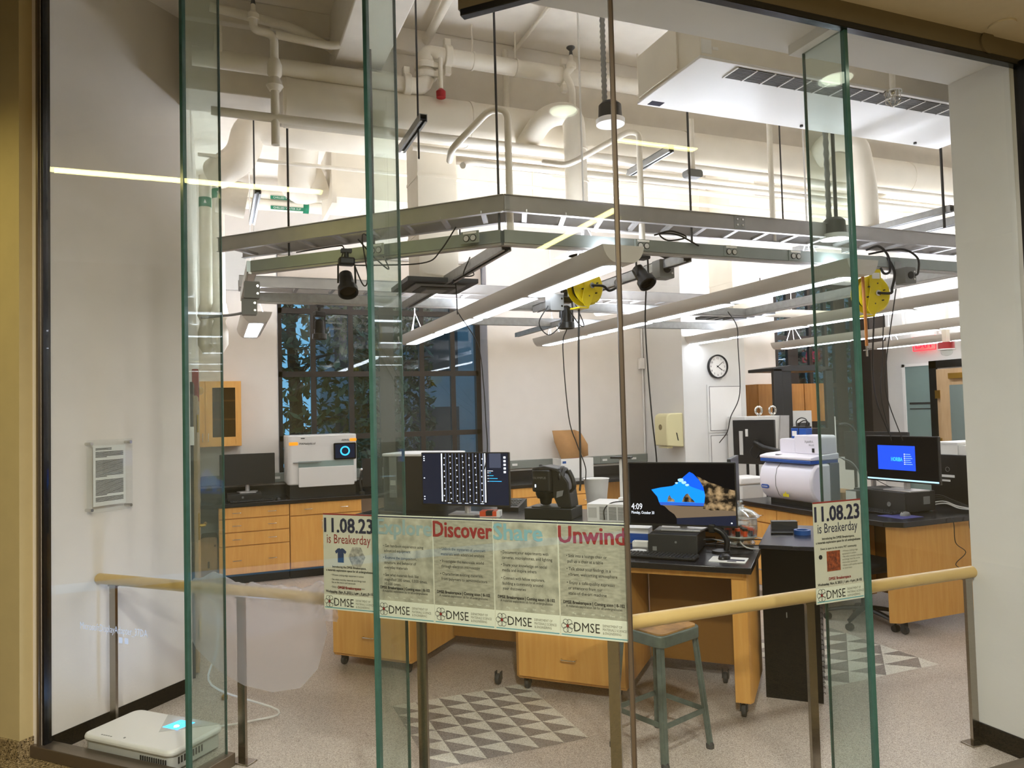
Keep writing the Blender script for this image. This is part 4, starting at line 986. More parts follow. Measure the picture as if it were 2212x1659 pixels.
simple(MB().lathe([(0.018, 0), (0.018, 0.02), (0.008, 0.03)], (0.04, 4.95, 0), 14), 'door_stop', 'brass', 'small brass door stop on the floor near the left door', 'door stop')
# message on the glass: glowing letters painted in place of thrown projector light
pt = thing('glowing_message', 'faint white glowing letters in place of projector light on the glass above the floor projector', 'glowing text', UV(-3.536, 2.631, 0.66), -45)
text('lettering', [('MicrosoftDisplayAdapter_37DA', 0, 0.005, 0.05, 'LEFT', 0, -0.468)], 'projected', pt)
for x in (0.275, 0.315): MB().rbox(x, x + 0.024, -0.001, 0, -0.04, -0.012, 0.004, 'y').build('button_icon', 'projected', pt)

# glass plaque
pq = thing('wall_plaque', 'clear acrylic plaque holding a printed page on four standoffs on the left white wall', 'plaque', UV(-3.781, 2.831, 1.205), 45)
MB().box(0, 0.287, -0.036, -0.031, 0, 0.402).build('acrylic_plate', 'acrylic', pq)
MB().box(0.04, 0.245, -0.030, -0.029, 0.035, 0.37).build('paper', 'paper', pq)
b = MB(); rnd = random.Random(5)
for i in range(44):
    if i in (2, 8, 9, 24, 25, 39): continue
    b.box(0.055, 0.055 + (0.175 if i > 1 else 0.10) * (1 if i not in (7, 23, 38) else 0.4), -0.0305, -0.0301, 0.352 - i * 0.0068, 0.3555 - i * 0.0068)
b.build('text_lines', 'ink_black', pq)
for x in (0.02, 0.267):
    for z in (0.02, 0.382): MB().cyl((x, 0, z), (x, -0.048, z), 0.009, 14).build('standoff', 'chrome', pq)

# stool
sl_ = thing('stool', 'grey metal stool with a worn wooden seat in front of the bench', 'stool', (2.07, 3.28, 0), 17)
MB().rbox(-0.142, 0.142, -0.142, 0.142, 0.604, 0.614, 0.035).build('seat', 'stool_wood', sl_)
MB().rbox(-0.155, 0.155, -0.155, 0.155, 0.55, 0.606, 0.04).build('seat_pan', 'stool_paint', sl_, bevel=0.004)
for sx in (-1, 1):
    for sy in (-1, 1):
        l = MB().bar((0.128 * sx, 0.128 * sy, 0.57), (0.17 * sx, 0.17 * sy, 0.02), 0.030, 0.014)
        l.bar((0.134 * sx, 0.122 * sy, 0.57), (0.176 * sx, 0.164 * sy, 0.02), 0.012, 0.03).build('leg', 'stool_paint', sl_)
        MB().lathe([(0.02, 0), (0.02, 0.018), (0.013, 0.03)], (0.171 * sx, 0.168 * sy, 0), 12).build('rubber_foot', 'rubber', sl_)
e = 0.158
for a, b_ in (((-e, -e), (e, -e)), ((e, -e), (e, e)), ((e, e), (-e, e)), ((-e, e), (-e, -e))):
    MB().bar((a[0], a[1], 0.19), (b_[0], b_[1], 0.19), 0.006, 0.025).build('stretcher', 'stool_paint', sl_)

# ================================================================ POSTERS ON THE GLASS
def flower(parent, cx, cz, s):
    m = MB()
    for k in range(6):
        a = k * PI / 3; m.torus((cx + s * 0.55 * math.cos(a), -0.0012, cz + s * 0.62 * math.sin(a)), s * 0.38, s * 0.03, 20, 4, 'y')
    m.build('logo_ring', 'ink_black', parent)
    MB().lathe([(s * 0.22, -0.0016), (s * 0.22, -0.001)], (cx, 0, cz), 8, 'y').build('logo_core', 'ink_red', parent)
def footer(t, w, zh):
    MB().box(0, w, -0.0006, 0, 0, zh).build('footer_band', 'poster_band', t)
    MB().box(0.004, w - 0.004, -0.0010, -0.0006, 0.006, 0.010).build('footer_stripe', 'poster_teal', t)
    flower(t, 0.028, zh * 0.55, 0.026)
    l = text('logo_lettering', [('DMSE', 0.053, zh * 0.55 - 0.017, 0.048, 'LEFT', -0.008, -0.098)], 'ink_black', t); l.location.y = -0.001
    l = text('department_lettering', [('DEPARTMENT OF', 0.162, zh * 0.55 + 0.007, 0.013, 'LEFT', 0, -0.072), ('MATERIALS SCIENCE', 0.162, zh * 0.55 - 0.006, 0.013, 'LEFT', 0, -0.088), ('& ENGINEERING', 0.162, zh * 0.55 - 0.019, 0.013, 'LEFT', 0, -0.068)], 'ink_grey', t); l.location.y = -0.001
def date_poster(label, loc, rz, w, h, v):
    t = thing('poster', label, 'poster', loc, rz, 'posters on the glass')
    MB().box(0, w, 0, 0.0008, 0, h).build('sheet', 'poster_paper', t)
    MB().box(0, w, -0.0006, 0, h - 0.006, h).build('top_stripe', 'ink_red', t)
    footer(t, w, 0.062)
    l = text('date_lettering', [('11.08.23', 0.008, h - 0.078, 0.085, 'LEFT', 0.028, -(w - 0.018))], 'ink_navy', t); l.location.y = -0.001
    l = text('title_lettering', [('is Breakerday', 0.020, h - 0.125, 0.055, 'LEFT', -0.006, -(w - 0.042))], 'ink_red' if v == 0 else 'ink_navy', t); l.location.y = -0.001
    if v == 0:
        s = MB().prism([(0.074, 0), (0.104, 0), (0.104, 0.042), (0.112, 0.036), (0.118, 0.046), (0.104, 0.058), (0.095, 0.06), (0.089, 0.056), (0.083, 0.06), (0.074, 0.058), (0.060, 0.046), (0.066, 0.036), (0.074, 0.042)], -0.001, 0, 'y')
        s.v = [(x, y, z + h - 0.205) for x, y, z in s.v]; s.build('shirt_picture', 'navy_shirt', t)
        MB().prism([(0.170 + 0.042 * math.cos(k * PI / 3), h - 0.178 + 0.046 * math.sin(k * PI / 3)) for k in range(6)], -0.001, 0, 'y').build('micrograph', 'poster_micro', t)
        L = [('Introducing the DMSE Breakerspace,', w / 2, h - 0.228, 0.013, 'CENTER', 0.02, -0.17), ('a materials exploration space for all undergraduates', w / 2, h - 0.243, 0.013, 'CENTER', 0.02, -0.235)]
        L2 = [('• Witness cutting-edge equipment in action', 0.038, h - 0.262, 0.011, 'LEFT', 0, -0.165), ('• See what everyday materials and things look', 0.038, h - 0.281, 0.011, 'LEFT', 0, -0.175), ('like at the micro and nanoscale', 0.042, h - 0.293, 0.011, 'LEFT', 0, -0.12), ('• Enjoy a café-quality espresso or americano', 0.038, h - 0.312, 0.011, 'LEFT', 0, -0.17), ('Event is open to the entire MIT community', w / 2, h - 0.338, 0.012, 'CENTER', 0, -0.19)]
    else:
        MB().box(0.062, 0.132, -0.001, 0, 0.125, 0.205).build('micrograph', 'poster_rust', t)
        MB().lathe([(0.009, -0.0012), (0.009, 0)], (0.03, 0, 0.185), 16, 'y').build('dark_disc', 'ink_black', t)
        L = [('Introducing the DMSE Breakerspace,', w / 2, h - 0.152, 0.013, 'CENTER', 0.02, -0.17), ('a materials exploration space for all undergraduates', w / 2, h - 0.167, 0.013, 'CENTER', 0.02, -0.235), ('Event is open to the entire MIT community', w / 2, h - 0.192, 0.012, 'CENTER', 0.01, -0.19)]
        L2 = [(s_, 0.142, 0.197 - 0.0115 * k, 0.0095, 'LEFT', 0, -x_) for k, (s_, x_) in enumerate((('• Witness cutting-edge', 0.085), ('equipment in action', 0.075), ('• See what everyday materials', 0.108), ('and things look like at the', 0.095), ('micro and nanoscale', 0.08), ('• Enjoy a café-quality espresso', 0.112), ('or americano', 0.05)))]
    l = text('intro_lettering', L, 'ink_black', t); l.location.y = -0.001
    l = text('body_lettering', L2, 'ink_grey' if v else 'ink_black', t); l.location.y = -0.001
    l = text('place_lettering', [('DMSE Breakerspace', w / 2, 0.090, 0.016, 'CENTER', 0.03, -0.115)], 'ink_red', t); l.location.y = -0.001
    l = text('time_lettering', [('Wednesday, Nov. 8, 2023 | 1 pm - 4 pm | 8-102', 0.010, 0.072, 0.014, 'LEFT', 0.025, -(w - 0.02))], 'ink_black', t); l.location.y = -0.001
date_poster('date poster with a navy shirt and hexagon picture, left of the row of four posters', UV(-2.023, 2.628, 0.885), -45, 0.262, 0.405, 0)
date_poster('date poster with a small rust coloured picture, beside the third glass fin', (2.217, 2.342, 0.903), 0, 0.252, 0.405, 1)
def panel(k, label, head, hm, hw, lines, photo, wide):
    w, h = 0.2645, 0.423
    t = thing('poster', label, 'poster', UV(-1.752 + 0.2655 * k, 2.628, 0.869), -45, 'posters on the glass')
    MB().box(0, w, 0, 0.0008, 0, h).build('sheet', 'poster_band', t)
    MB().box(0.002, w - 0.002, -0.0005, 0, 0.075, h - 0.012).build('background_photo', photo, t)
    MB().box(0.0, w, -0.0006, 0, h - 0.010, h - 0.005).build('top_stripe', 'ink_navy', t)
    footer(t, w, 0.072)
    l = text('headline', [(head, 0.002, h - 0.078, 0.088, 'LEFT', 0.028, -hw)], hm, t); l.location.y = -0.001
    l = text('bullet_lettering', [(s_, 0.030 if s_[0] == '•' else 0.035, z_, 0.0165, 'LEFT', 0.0, -x_) for s_, z_, x_ in lines], 'ink_black', t); l.location.y = -0.001
    l = text('place_lettering', [('DMSE Breakerspace | Coming soon | 8-102', 0.014, 0.122, 0.016, 'LEFT', 0.03, -0.232)], 'ink_black', t); l.location.y = -0.001
    l = text('tagline_lettering', [('A materials exploration lab for all undergraduates', 0.024, 0.109, 0.013, 'LEFT', 0, -0.212)], 'ink_black', t); l.location.y = -0.001
    l = text('calendar_lettering', [(s_, 0.055 + 0.036 * i, 0.085, 0.009, 'CENTER', 0, 1) for i, s_ in enumerate(('Mag', 'FW', 'HV', 'Det', 'Date', 'WD'))], 'poster_band', t); l.location.y = -0.001
    return t
panel(0, 'leftmost of the four joined posters, with a faded ghost headline and pale blobs', 'Explore', 'ink_ghost', 0.255, [('• Get hands-on experience using', 0.292, 0.19), ('advanced equipment', 0.272, 0.125), ('• Examine the composition,', 0.244, 0.158), ('structure, and behavior of', 0.224, 0.15), ('everyday materials', 0.204, 0.11), ('• See what materials look like', 0.174, 0.165), ('magnified 200 times, 1,000 times,', 0.155, 0.20), ('10,000 times.', 0.137, 0.078)], 'poster_photo', 1)
panel(1, 'joined poster with the red Discover headline', 'Discover', 'ink_red', 0.257, [('• Unlock the mysteries of unknown', 0.292, 0.20), ('materials with advanced analysis', 0.272, 0.19), ('• Investigate the nanoscale world', 0.244, 0.192), ('through electron microscopy', 0.224, 0.17), ('• Characterize existing materials,', 0.194, 0.188), ('from polymers to semiconductors', 0.174, 0.20)], 'poster_photo2', 1)
panel(2, 'joined poster with the faded cyan Share headline', 'Share', 'ink_cyan', 0.20, [('• Document your experiments with', 0.292, 0.195), ('cameras, microphones, and lighting', 0.272, 0.205), ('• Share your knowledge on social', 0.244, 0.188), ('media and inspire others', 0.224, 0.14), ('• Connect with fellow explorers,', 0.194, 0.178), ('building a community around', 0.174, 0.165), ('your discoveries', 0.155, 0.095)], 'poster_photo', 1)
panel(3, 'rightmost of the four joined posters, with the dark red Unwind headline', 'Unwind', 'ink_red', 0.252, [('• Sink into a lounge chair or', 0.292, 0.155), ('pull up a chair at a table', 0.272, 0.135), ('• Talk about your findings in a', 0.244, 0.168), ('vibrant, welcoming atmosphere', 0.224, 0.187), ('• Enjoy a café-quality espresso', 0.194, 0.182), ('or americano from our', 0.174, 0.13), ('state-of-the-art machine', 0.155, 0.145)], 'poster_photo2', 1)

# ================================================================ BENCHES
def handle(parent, x, y, z, L=0.09, ax='x', m='chrome'):
    if ax == 'x': p = [(x - L / 2, y, z), (x - L / 2, y - 0.025, z), (x + L / 2, y - 0.025, z), (x + L / 2, y, z)]
    elif ax == 'y': p = [(x, y - L / 2, z), (x - 0.025, y - L / 2, z), (x - 0.025, y + L / 2, z), (x, y + L / 2, z)]
    else: p = [(x, y, z - L / 2), (x, y - 0.025, z - L / 2), (x, y - 0.025, z + L / 2), (x, y, z + L / 2)]
    return MB().tube(bend(p, 0.012, 4), 0.004, 8).build('handle', m, parent)
def caster(parent, x, y, zt=0.08):
    MB().lathe([(0.004, -0.012), (0.03, -0.012), (0.033, -0.006), (0.033, 0.006), (0.03, 0.012), (0.004, 0.012)], (x, y, 0.033), 20, 'x').box(x - 0.02, x - 0.015, y - 0.012, y + 0.02, 0.03, zt).box(x + 0.015, x + 0.02, y - 0.012, y + 0.02, 0.03, zt).build('caster', 'rubber', parent)
def bench(label, u0, u1, v0, v1, zt, ped, end, cast, drawers=((0.10, 0.40), (0.415, 0.60), (0.615, 0.775))):
    L, D = u1 - u0, v1 - v0
    t = thing('mobile_bench', label, 'lab bench', UV(u0, v0), -45, 'mobile maple benches with black tops')
    MB().box(0, L, 0, D, zt - 0.035, zt).build('worktop', 'epoxy', t, bevel=0.004)
    p0, p1 = ped
    c = MB().prism([(p0 + 0.03, 0.04), (p1 - 0.02, 0.04), (p1 - 0.02, D - 0.06), (p0, D - 0.06), (p0, 0.07)], 0.08, zt - 0.036)
    c.build('pedestal', 'maple', t, bevel=0.003)
    for a, b in drawers:
        f = MB().box(p0 + 0.035, p1 - 0.02, 0.02, 0.041, a, b * zt / 0.83).build('drawer', 'maple', t, bevel=0.003)
        handle(f, (p0 + p1) / 2, 0.02, (a + b) / 2 - 0.02, 0.09)
    MB().box(p1, L - 0.05, D - 0.12, D - 0.10, 0.11, zt - 0.036).build('modesty_panel', 'brown_panel', t)
    if end: MB().prism([(L - 0.115, 0.07), (L - 0.035, 0.07), (L - 0.02, 0.1), (L - 0.02, D - 0.08), (L - 0.06, D - 0.08), (L - 0.06, 0.12), (L - 0.115, 0.1)], 0.08, zt - 0.036).build('end_panel', 'maple', t, bevel=0.003)
    MB().box(p1, L - 0.05, 0.06, 0.075, zt - 0.075, zt - 0.036).build('apron', 'maple', t)
    for x, y in cast: caster(t, x, y)
    return t
ZB = 0.83
bench('left front mobile bench behind the Discover poster, its lower drawer visible below', -3.24, -1.90, 4.205, 4.92, ZB, (0.02, 0.68), False, ((0.09, 0.1), (0.6, 0.1), (1.25, 0.1), (0.1, 0.6)))
bench('right front mobile bench carrying the seascape monitor', -1.87, -0.435, 4.205, 4.92, ZB, (0.02, 0.74), True, ((0.08, 0.1), (0.65, 0.1), (1.36, 0.10), (1.2, 0.58)))
bench('left rear mobile bench carrying the micrograph monitor', -3.50, -1.90, 4.95, 5.66, 0.93, (0.02, 0.68), True, ((0.08, 0.6), (1.4, 0.6)))
bench('right rear mobile bench carrying the white boxed projector', -1.87, -0.62, 4.95, 5.60, 0.93, (0.02, 0.60), True, ((0.08, 0.5), (1.1, 0.5)))
bc = thing('black_cabinet', 'tall glossy black cabinet with hook tape along its right edge, right of the stool', 'cabinet', UV(-0.42, 4.63), -45)
MB().box(0, 0.31, 0.0, 0.78, 0.0, 0.86).build('body', 'black_gloss', bc)
MB().box(-0.01, 0.33, -0.01, 0.80, 0.86, 0.885).build('top', 'epoxy_blue', bc, bevel=0.003)
hk = MB()
rnd = random.Random(11)
for k in range(26):
    z = 0.06 + k * 0.03 + rnd.uniform(-0.004, 0.004); s = rnd.uniform(0.006, 0.013)
    hk.tube([(0.31, 0.005, z), (0.31 + s, 0.004, z + 0.004), (0.31 + s * 1.1, 0.004, z - 0.006)], 0.0022, 5)
hk.build('hook_tape', 'black_plastic', bc)
MB().tube([(0.13, -0.002, 0.47), (0.13, -0.002, 0.50)], 0.003, 6).build('latch', 'mid_grey', bc)
simple(MB().lathe([(0.034, 0), (0.05, 0), (0.05, 0.028), (0.034, 0.028), (0.034, 0)], UV(-0.205, 5.06, 0.885), 28, 'z', False), 'tape_roll', 'blue_tape', 'roll of blue tape on the black cabinet top', 'tape roll')
simple(MB().tube([UV(-0.26, 5.05, 0.892), UV(-0.39, 5.02, 0.892)], 0.007, 10), 'marker_pen', 'black_plastic', 'black marker pen beside the blue tape roll', 'pen')
simple(MB().prism([UV(-0.40, 5.22)[:2], UV(-0.24, 5.26)[:2], UV(-0.255, 5.32)[:2], UV(-0.41, 5.28)[:2]], 0.885, 0.935), 'small_box', 'dark_grey', 'small dark box at the back of the black cabinet top', 'box')

# right hand table row, running away from the viewer
tr = thing('mobile_bench', 'right hand maple bench with a black top carrying the blue screen monitor', 'lab bench', (4.55, 4.03, 0))
MB().prism([(-0.07, 0.02), (0.02, -0.08), (1.75, -0.08), (1.75, 1.66), (-0.07, 1.66)], 0.80, 0.84).build('worktop', 'epoxy', tr, bevel=0.004)
MB().prism([(-0.02, 0.05), (0.04, 0.0), (1.1, 0.0), (1.1, 0.05)], 0.1, 0.80).build('end_panel', 'maple', tr, bevel=0.003)
MB().box(0.62, 0.64, 0.05, 1.6, 0.12, 0.80).build('modesty_panel', 'brown_panel', tr)
MB().box(-0.02, 0.6, 0.72, 1.60, 0.1, 0.80).build('pedestal', 'maple', tr)
for y0, y1 in ((0.73, 1.155), (1.165, 1.59)):
    for z0, z1 in ((0.67, 0.79), (0.40, 0.66), (0.11, 0.39)):
        f = MB().box(-0.04, -0.02, y0, y1, z0, z1).build('drawer', 'maple', tr, bevel=0.003); handle(f, -0.04, (y0 + y1) / 2, (z0 + z1) / 2, 0.1, 'y')
caster(tr, 0.13, 0.05, 0.1); caster(tr, 0.1, 1.5, 0.1); caster(tr, 1.0, 0.06, 0.1)
cable('black cable loops hanging down the right bench end panel', [(5.02, 3.94, 0.845), (5.03, 3.92, 0.80), (5.04, 3.92, 0.66), (5.14, 3.92, 0.58), (5.03, 3.92, 0.50), (5.2, 3.92, 0.44), (5.22, 3.92, 0.56), (5.33, 3.92, 0.60), (5.2, 3.92, 0.74), (5.21, 3.93, 0.845)], 0.003, 'cable_black', None)
cable('second black cable loop hanging at the right end of the bench panel', [(5.30, 3.94, 0.845), (5.31, 3.92, 0.80), (5.26, 3.92, 0.70), (5.31, 3.92, 0.66), (5.34, 3.92, 0.72), (5.30, 3.93, 0.845)], 0.003, 'cable_black', None)
oc = thing('office_chair', 'black swivel chair base with casters under the right hand bench', 'chair', (4.66, 4.42, 0))
for k in range(5):
    a = R(72 * k + 200); x, y = 0.27 * math.cos(a), 0.27 * math.sin(a)
    MB().tube([(0.03 * math.cos(a), 0.03 * math.sin(a), 0.12), (x * 0.6, y * 0.6, 0.10), (x, y, 0.075)], [0.028, 0.024, 0.018], 8, flat=0.7).build('base_arm', 'black_plastic', oc)
    MB().lathe([(0.004, -0.022), (0.024, -0.022), (0.027, -0.01), (0.027, 0.01), (0.024, 0.022), (0.004, 0.022)], (x, y, 0.027), 16, 'x').cyl((x, y, 0.03), (x, y, 0.075), 0.008, 8).build('caster', 'black_plastic', oc)
MB().cyl((0, 0, 0.1), (0, 0, 0.42), 0.025, 14).build('gas_column', 'black_plastic', oc)
MB().rbox(-0.22, 0.22, -0.21, 0.21, 0.42, 0.49, 0.08).build('seat', 'dark_grey', oc, bevel=0.02)

# ---- back counter with base cabinets
ct = thing('worktop', 'long black worktop along the back wall below the left window', 'worktop', (2.7, 8.2, 0.80))
MB().box(-0.145, 5.515, 8.2, 8.895, 0.80, 0.84).build('slab', 'epoxy', ct, bevel=0.004, world=True)
MB().box(-0.145, 5.515, 8.87, 8.895, 0.84, 0.95).build('backsplash', 'epoxy', ct, world=True)
wr = thing('wall_raceway', 'grey wall raceway with outlets above the black worktop', 'raceway', (2.7, 8.87, 0.98))
MB().box(-0.145, 5.52, 8.855, 8.897, 0.98, 1.085).build('channel', 'wall_raceway', wr, bevel=0.004, world=True)
for x in (3.55, 4.85, 5.3, 2.3, 0.65):
    e = MB().box(x - 0.06, x + 0.06, 8.850, 8.856, 1.0, 1.065).build('outlet_plate', 'wall_raceway', wr, world=True)
    MB().box(x - 0.035, x + 0.035, 8.845, 8.851, 1.018, 1.045).build('outlet_face', 'paper', wr, world=True)
def cabinet(label, x0, x1, cols, rows, door=None):
    t = thing('base_cabinet', label, 'cabinet', ((x0 + x1) / 2, 8.22, 0), 0, 'maple base cabinets under the back worktop')
    w = (x1 - x0) / 2
    MB().box(-w, w, 0.02, 0.62, 0.11, 0.798).build('carcass', 'maple', t)
    MB().box(-w, w, 0.08, 0.6, 0, 0.11).build('plinth', 'black_trim', t)
    for a, b in rows:
        f = MB().box(-w + 0.004, w - 0.004, 0.0, 0.02, a, b).build('drawer', 'maple', t, bevel=0.002)
        for k in range(cols): handle(f, -w + 2 * w * (k + 0.5) / cols, 0, (a + b) / 2, 0.085)
    if door:
        for k in range(door):
            a = -w + 2 * w * k / door; b = -w + 2 * w * (k + 1) / door
            f = MB().box(a + 0.004, b - 0.004, 0, 0.02, 0.12, 0.66).build('door', 'maple', t, bevel=0.002)
            handle(f, b - 0.05 if k % 2 == 0 else a + 0.05, 0, 0.56, 0.09, 'z')
    return t
R4 = ((0.115, 0.395), (0.405, 0.535), (0.545, 0.675), (0.685, 0.795))
cabinet('four drawer maple cabinet with paired handles at the left end of the back worktop', 0.03, 0.725, 2, R4)
cabinet('maple cabinet with a wide top drawer over doors below the white analyser', 0.73, 1.485, 2, ((0.67, 0.795),), 2)
cabinet('maple drawer cabinet right of the knee space beside the white analyser cabinet', 2.2, 2.98, 1, R4)
cabinet('maple drawer cabinet seen just right of the micrograph monitor', 2.985, 3.25, 1, R4)
cabinet('maple drawer cabinet seen behind the black microscope', 3.255, 4.02, 1, R4)
cabinet('narrow maple drawer cabinet seen right of the white waste bin', 4.03, 4.45, 1, R4)
simple(MB().box(4.46, 5.51, 8.75, 8.78, 0, 0.8), 'knee_panel', 'maple', 'maple knee space panel at the right end of the back worktop', 'panel')
sbn = thing('storage_bin', 'beige storage tower with a dark slot in the knee space at far left', 'storage bin', (-0.06, 8.45, 0))
MB().rbox(-0.085, 0.075, 0.0, 0.35, 0.0, 0.48, 0.03, 'y').build('body', 'door_wood', sbn)
MB().rbox(-0.02, 0.0, -0.004, 0.0, 0.16, 0.23, 0.008, 'y').build('slot', 'black_plastic', sbn)
MB().box(0.045, 0.06, -0.003, 0, 0.38, 0.40).build('badge', 'dark_grey', sbn)
wc = thing('wall_cabinet', 'maple wall cabinet with a glass door left of the window', 'cabinet', (0.06, 8.57, 1.416))
MB().box(-0.205, 0.212, 0.02, 0.33, 0, 0.70).build('carcass', 'maple', wc)
MB().box(-0.205, -0.152, 0, 0.02, 0.003, 0.697).build('door', 'maple', wc)
dg = MB().box(-0.147, -0.078, 0, 0.02, 0.003, 0.697).box(0.152, 0.21, 0, 0.02, 0.003, 0.697).box(-0.08, 0.155, 0, 0.02, 0.003, 0.10).box(-0.08, 0.155, 0, 0.02, 0.63, 0.697).build('door', 'maple', wc)
MB().box(-0.08, 0.155, 0.008, 0.012, 0.10, 0.63).build('glass', 'smoke_glass', dg)
MB().box(-0.08, 0.155, 0.016, 0.019, 0.1, 0.63).build('dark_interior', 'brown_panel', wc)
for z in (0.29, 0.49): MB().box(-0.08, 0.155, 0.0125, 0.016, z - 0.008, z + 0.008).build('shelf', 'maple', wc)
handle(wc, -0.12, 0, 0.1, 0.09, 'z'); handle(wc, -0.175, 0, 0.1, 0.09, 'z')
# ================================================================ DEVICES
def monitor(label, loc, rz, w, h, zb, stand=True, base=0.27, stem_y=0.06):
    """returns (thing, screen group parent); screen plane at y=-0.002, x -w/2..w/2, z zb..zb+h"""
    t = thing('monitor', label, 'monitor', loc, rz, 'computer monitors')
    MB().rbox(-w / 2, w / 2, 0, 0.022, zb, zb + h, 0.006, 'y').build('bezel', 'black_plastic', t)
    MB().rbox(-w * 0.32, w * 0.32, 0.022, 0.045, zb + h * 0.15, zb + h * 0.85, 0.02, 'y').build('rear_shell', 'dark_grey', t)
    if stand:
        MB().cyl((0, stem_y, 0.01), (0, stem_y, zb + h * 0.5), 0.024, 18).build('stand_stem', 'aluminium', t)
        MB().prism([(-base / 2 + 0.03, -0.07), (base / 2 - 0.03, -0.07), (base / 2, 0.12), (-base / 2, 0.12)], 0, 0.012).build('stand_base', 'aluminium', t, bevel=0.003)
    return t
def scr(t, w, h, zb, poly, m, d=0.0005, nm='screen_area'):
    o = MB().prism([(-w / 2 + 0.008 + (w - 0.016) * a, zb + 0.012 + (h - 0.02) * b) for a, b in poly], -0.0005 - d, -d, 'y').build(nm, m, t)
    return o
RECT = [(0, 0), (1, 0), (1, 1), (0, 1)]
def rc(a, b, c, d): return [(a, b), (c, b), (c, d), (a, d)]

# micrograph monitor
w, h, zb = 0.748, 0.408, 0.066
m1 = monitor('black monitor showing a striped grey micrograph behind the Discover poster', UV(-2.60, 5.10, 0.93), -45, w, h, zb, True, 0.28, 0.045)
scr(m1, w, h, zb, RECT, 'screen_dark', 0, 'screen')
scr(m1, w, h, zb, rc(0.22, 0.03, 0.76, 1), 'screen_black', 0.0008, 'micrograph')
for k in range(13):
    x = 0.235 + 0.040 * k
    scr(m1, w, h, zb, rc(x, 0.05, x + (0.016 if k % 2 else 0.010), 1.0), 'screen_grey' if k in (0, 12) else 'screen_steel', 0.0012, 'stripe')
scr(m1, w, h, zb, rc(0.228, 0.05, 0.240, 1.0), 'screen_white', 0.0014, 'stripe'); scr(m1, w, h, zb, rc(0.735, 0.05, 0.747, 1.0), 'screen_white', 0.0014, 'stripe')
b = MB(); rnd = random.Random(2)
for k in range(7):
    for j in range(8):
        x = 0.27 + 0.072 * k + rnd.uniform(-0.006, 0.006); z = 0.08 + 0.115 * j + (0.05 if k % 2 else 0) + rnd.uniform(-0.01, 0.01)
        if z < 0.97: b.lathe([(0.005, -0.0022), (0.005, -0.0018)], (-w / 2 + w * x, 0, zb + h * z), 8, 'y')
b.build('bright_dots', 'screen_white', m1)
for k, q in enumerate((0.1, 0.3, 0.6, 0.9)):
    scr(m1, w, h, zb, rc(0.79, 0.62 - 0.055 * k, 0.79 + 0.15 * q, 0.63 - 0.055 * k), 'screen_cyan', 0.0012, 'slider')
    scr(m1, w, h, zb, rc(0.765, 0.62 - 0.055 * k, 0.785, 0.628 - 0.055 * k), 'screen_white', 0.0012, 'slider_name')
scr(m1, w, h, zb, rc(0.765, 0.655, 0.83, 0.665), 'screen_white', 0.0012, 'panel_title')
scr(m1, w, h, zb, rc(0.79, 0.72, 0.92, 1.0), 'screen_steel', 0.001, 'thumbnail')
for k in range(5):
    scr(m1, w, h, zb, rc(0.95, 0.90 - 0.07 * k, 0.975, 0.94 - 0.07 * k), 'screen_white', 0.0012, 'side_icon')
for z in (0.93, 0.89, 0.85, 0.5, 0.13, 0.08): scr(m1, w, h, zb, rc(0.015, z, 0.03, z + 0.02), 'screen_white', 0.0012, 'side_icon')
for x in (0.30, 0.42, 0.5, 0.6, 0.68): scr(m1, w, h, zb, rc(x, 0.02, x + 0.04, 0.03), 'screen_white', 0.0012, 'tool_name')

# seascape monitor
w, h, zb = 0.665, 0.395, 0.022
m2 = monitor('black monitor showing a blue sea cave lock screen at time 4:09', UV(-0.883, 4.68, 0.945), -45, w, h, zb, True, 0.30, 0.05)
scr(m2, w, h, zb, RECT, 'screen_black', 0, 'screen')
sky = [(.215, .565), (.30, .60), (.42, .63), (.48, .70), (.54, .80), (.585, .865), (.62, .835), (.67, .74), (.71, .62), (.725, .48), (.715, .36), (.285, .36), (.27, .45), (.24, .51)]
scr(m2, w, h, zb, sky, 'screen_sky', 0.0008, 'sky_picture')
scr(m2, w, h, zb, [(.50, .72), (.54, .80), (.585, .865), (.62, .835), (.67, .74), (.71, .62), (.72, .55), (.6, .62)], 'screen_sky_deep', 0.0010, 'sky_picture')
for c in ((.50, .73, .03), (.53, .69, .025), (.56, .65, .02), (.46, .68, .015)): scr(m2, w, h, zb, [(c[0] + c[2] * math.cos(a * 0.9), c[1] + c[2] * 0.9 * math.sin(a * 0.9) * (1 + 0.3 * (a % 2))) for a in range(7)], 'screen_cloud', 0.0012, 'cloud_picture')
scr(m2, w, h, zb, [(.285, .36), (.715, .36), (.71, .31), (.30, .31)], 'screen_sea', 0.0012, 'sea_picture')
scr(m2, w, h, zb, [(.30, .32), (.5, .30), (.72, .30), (1, .27), (1, .17), (.45, .10), (.43, .16), (.38, .22), (.34, .29)], 'screen_sand', 0.0010, 'sand_picture')
scr(m2, w, h, zb, [(.645, .80), (.70, .76), (.76, .70), (.84, .66), (.92, .60), (1, .57), (1, .24), (.86, .25), (.78, .24), (.70, .27), (.715, .36), (.725, .48), (.71, .62), (.68, .72)], 'screen_rock', 0.0014, 'rock_picture')
scr(m2, w, h, zb, [(.365, .37), (.375, .45), (.39, .48), (.405, .43), (.43, .41), (.44, .37)], 'screen_rock', 0.0016, 'rock_picture')
scr(m2, w, h, zb, [(.505, .37), (.52, .44), (.545, .50), (.565, .51), (.59, .44), (.615, .40), (.63, .365)], 'screen_rock', 0.0016, 'rock_picture')
scr(m2, w, h, zb, [(.45, .10), (1, .17), (1, 0), (.45, 0)], 'screen_shade', 0.0012, 'shade_picture')
l = text('time_lettering', [('4:09', -w / 2 + 0.016, zb + 0.098, 0.055, 'LEFT', 0, -0.07)], 'screen_white', m2); l.location.y = -0.002
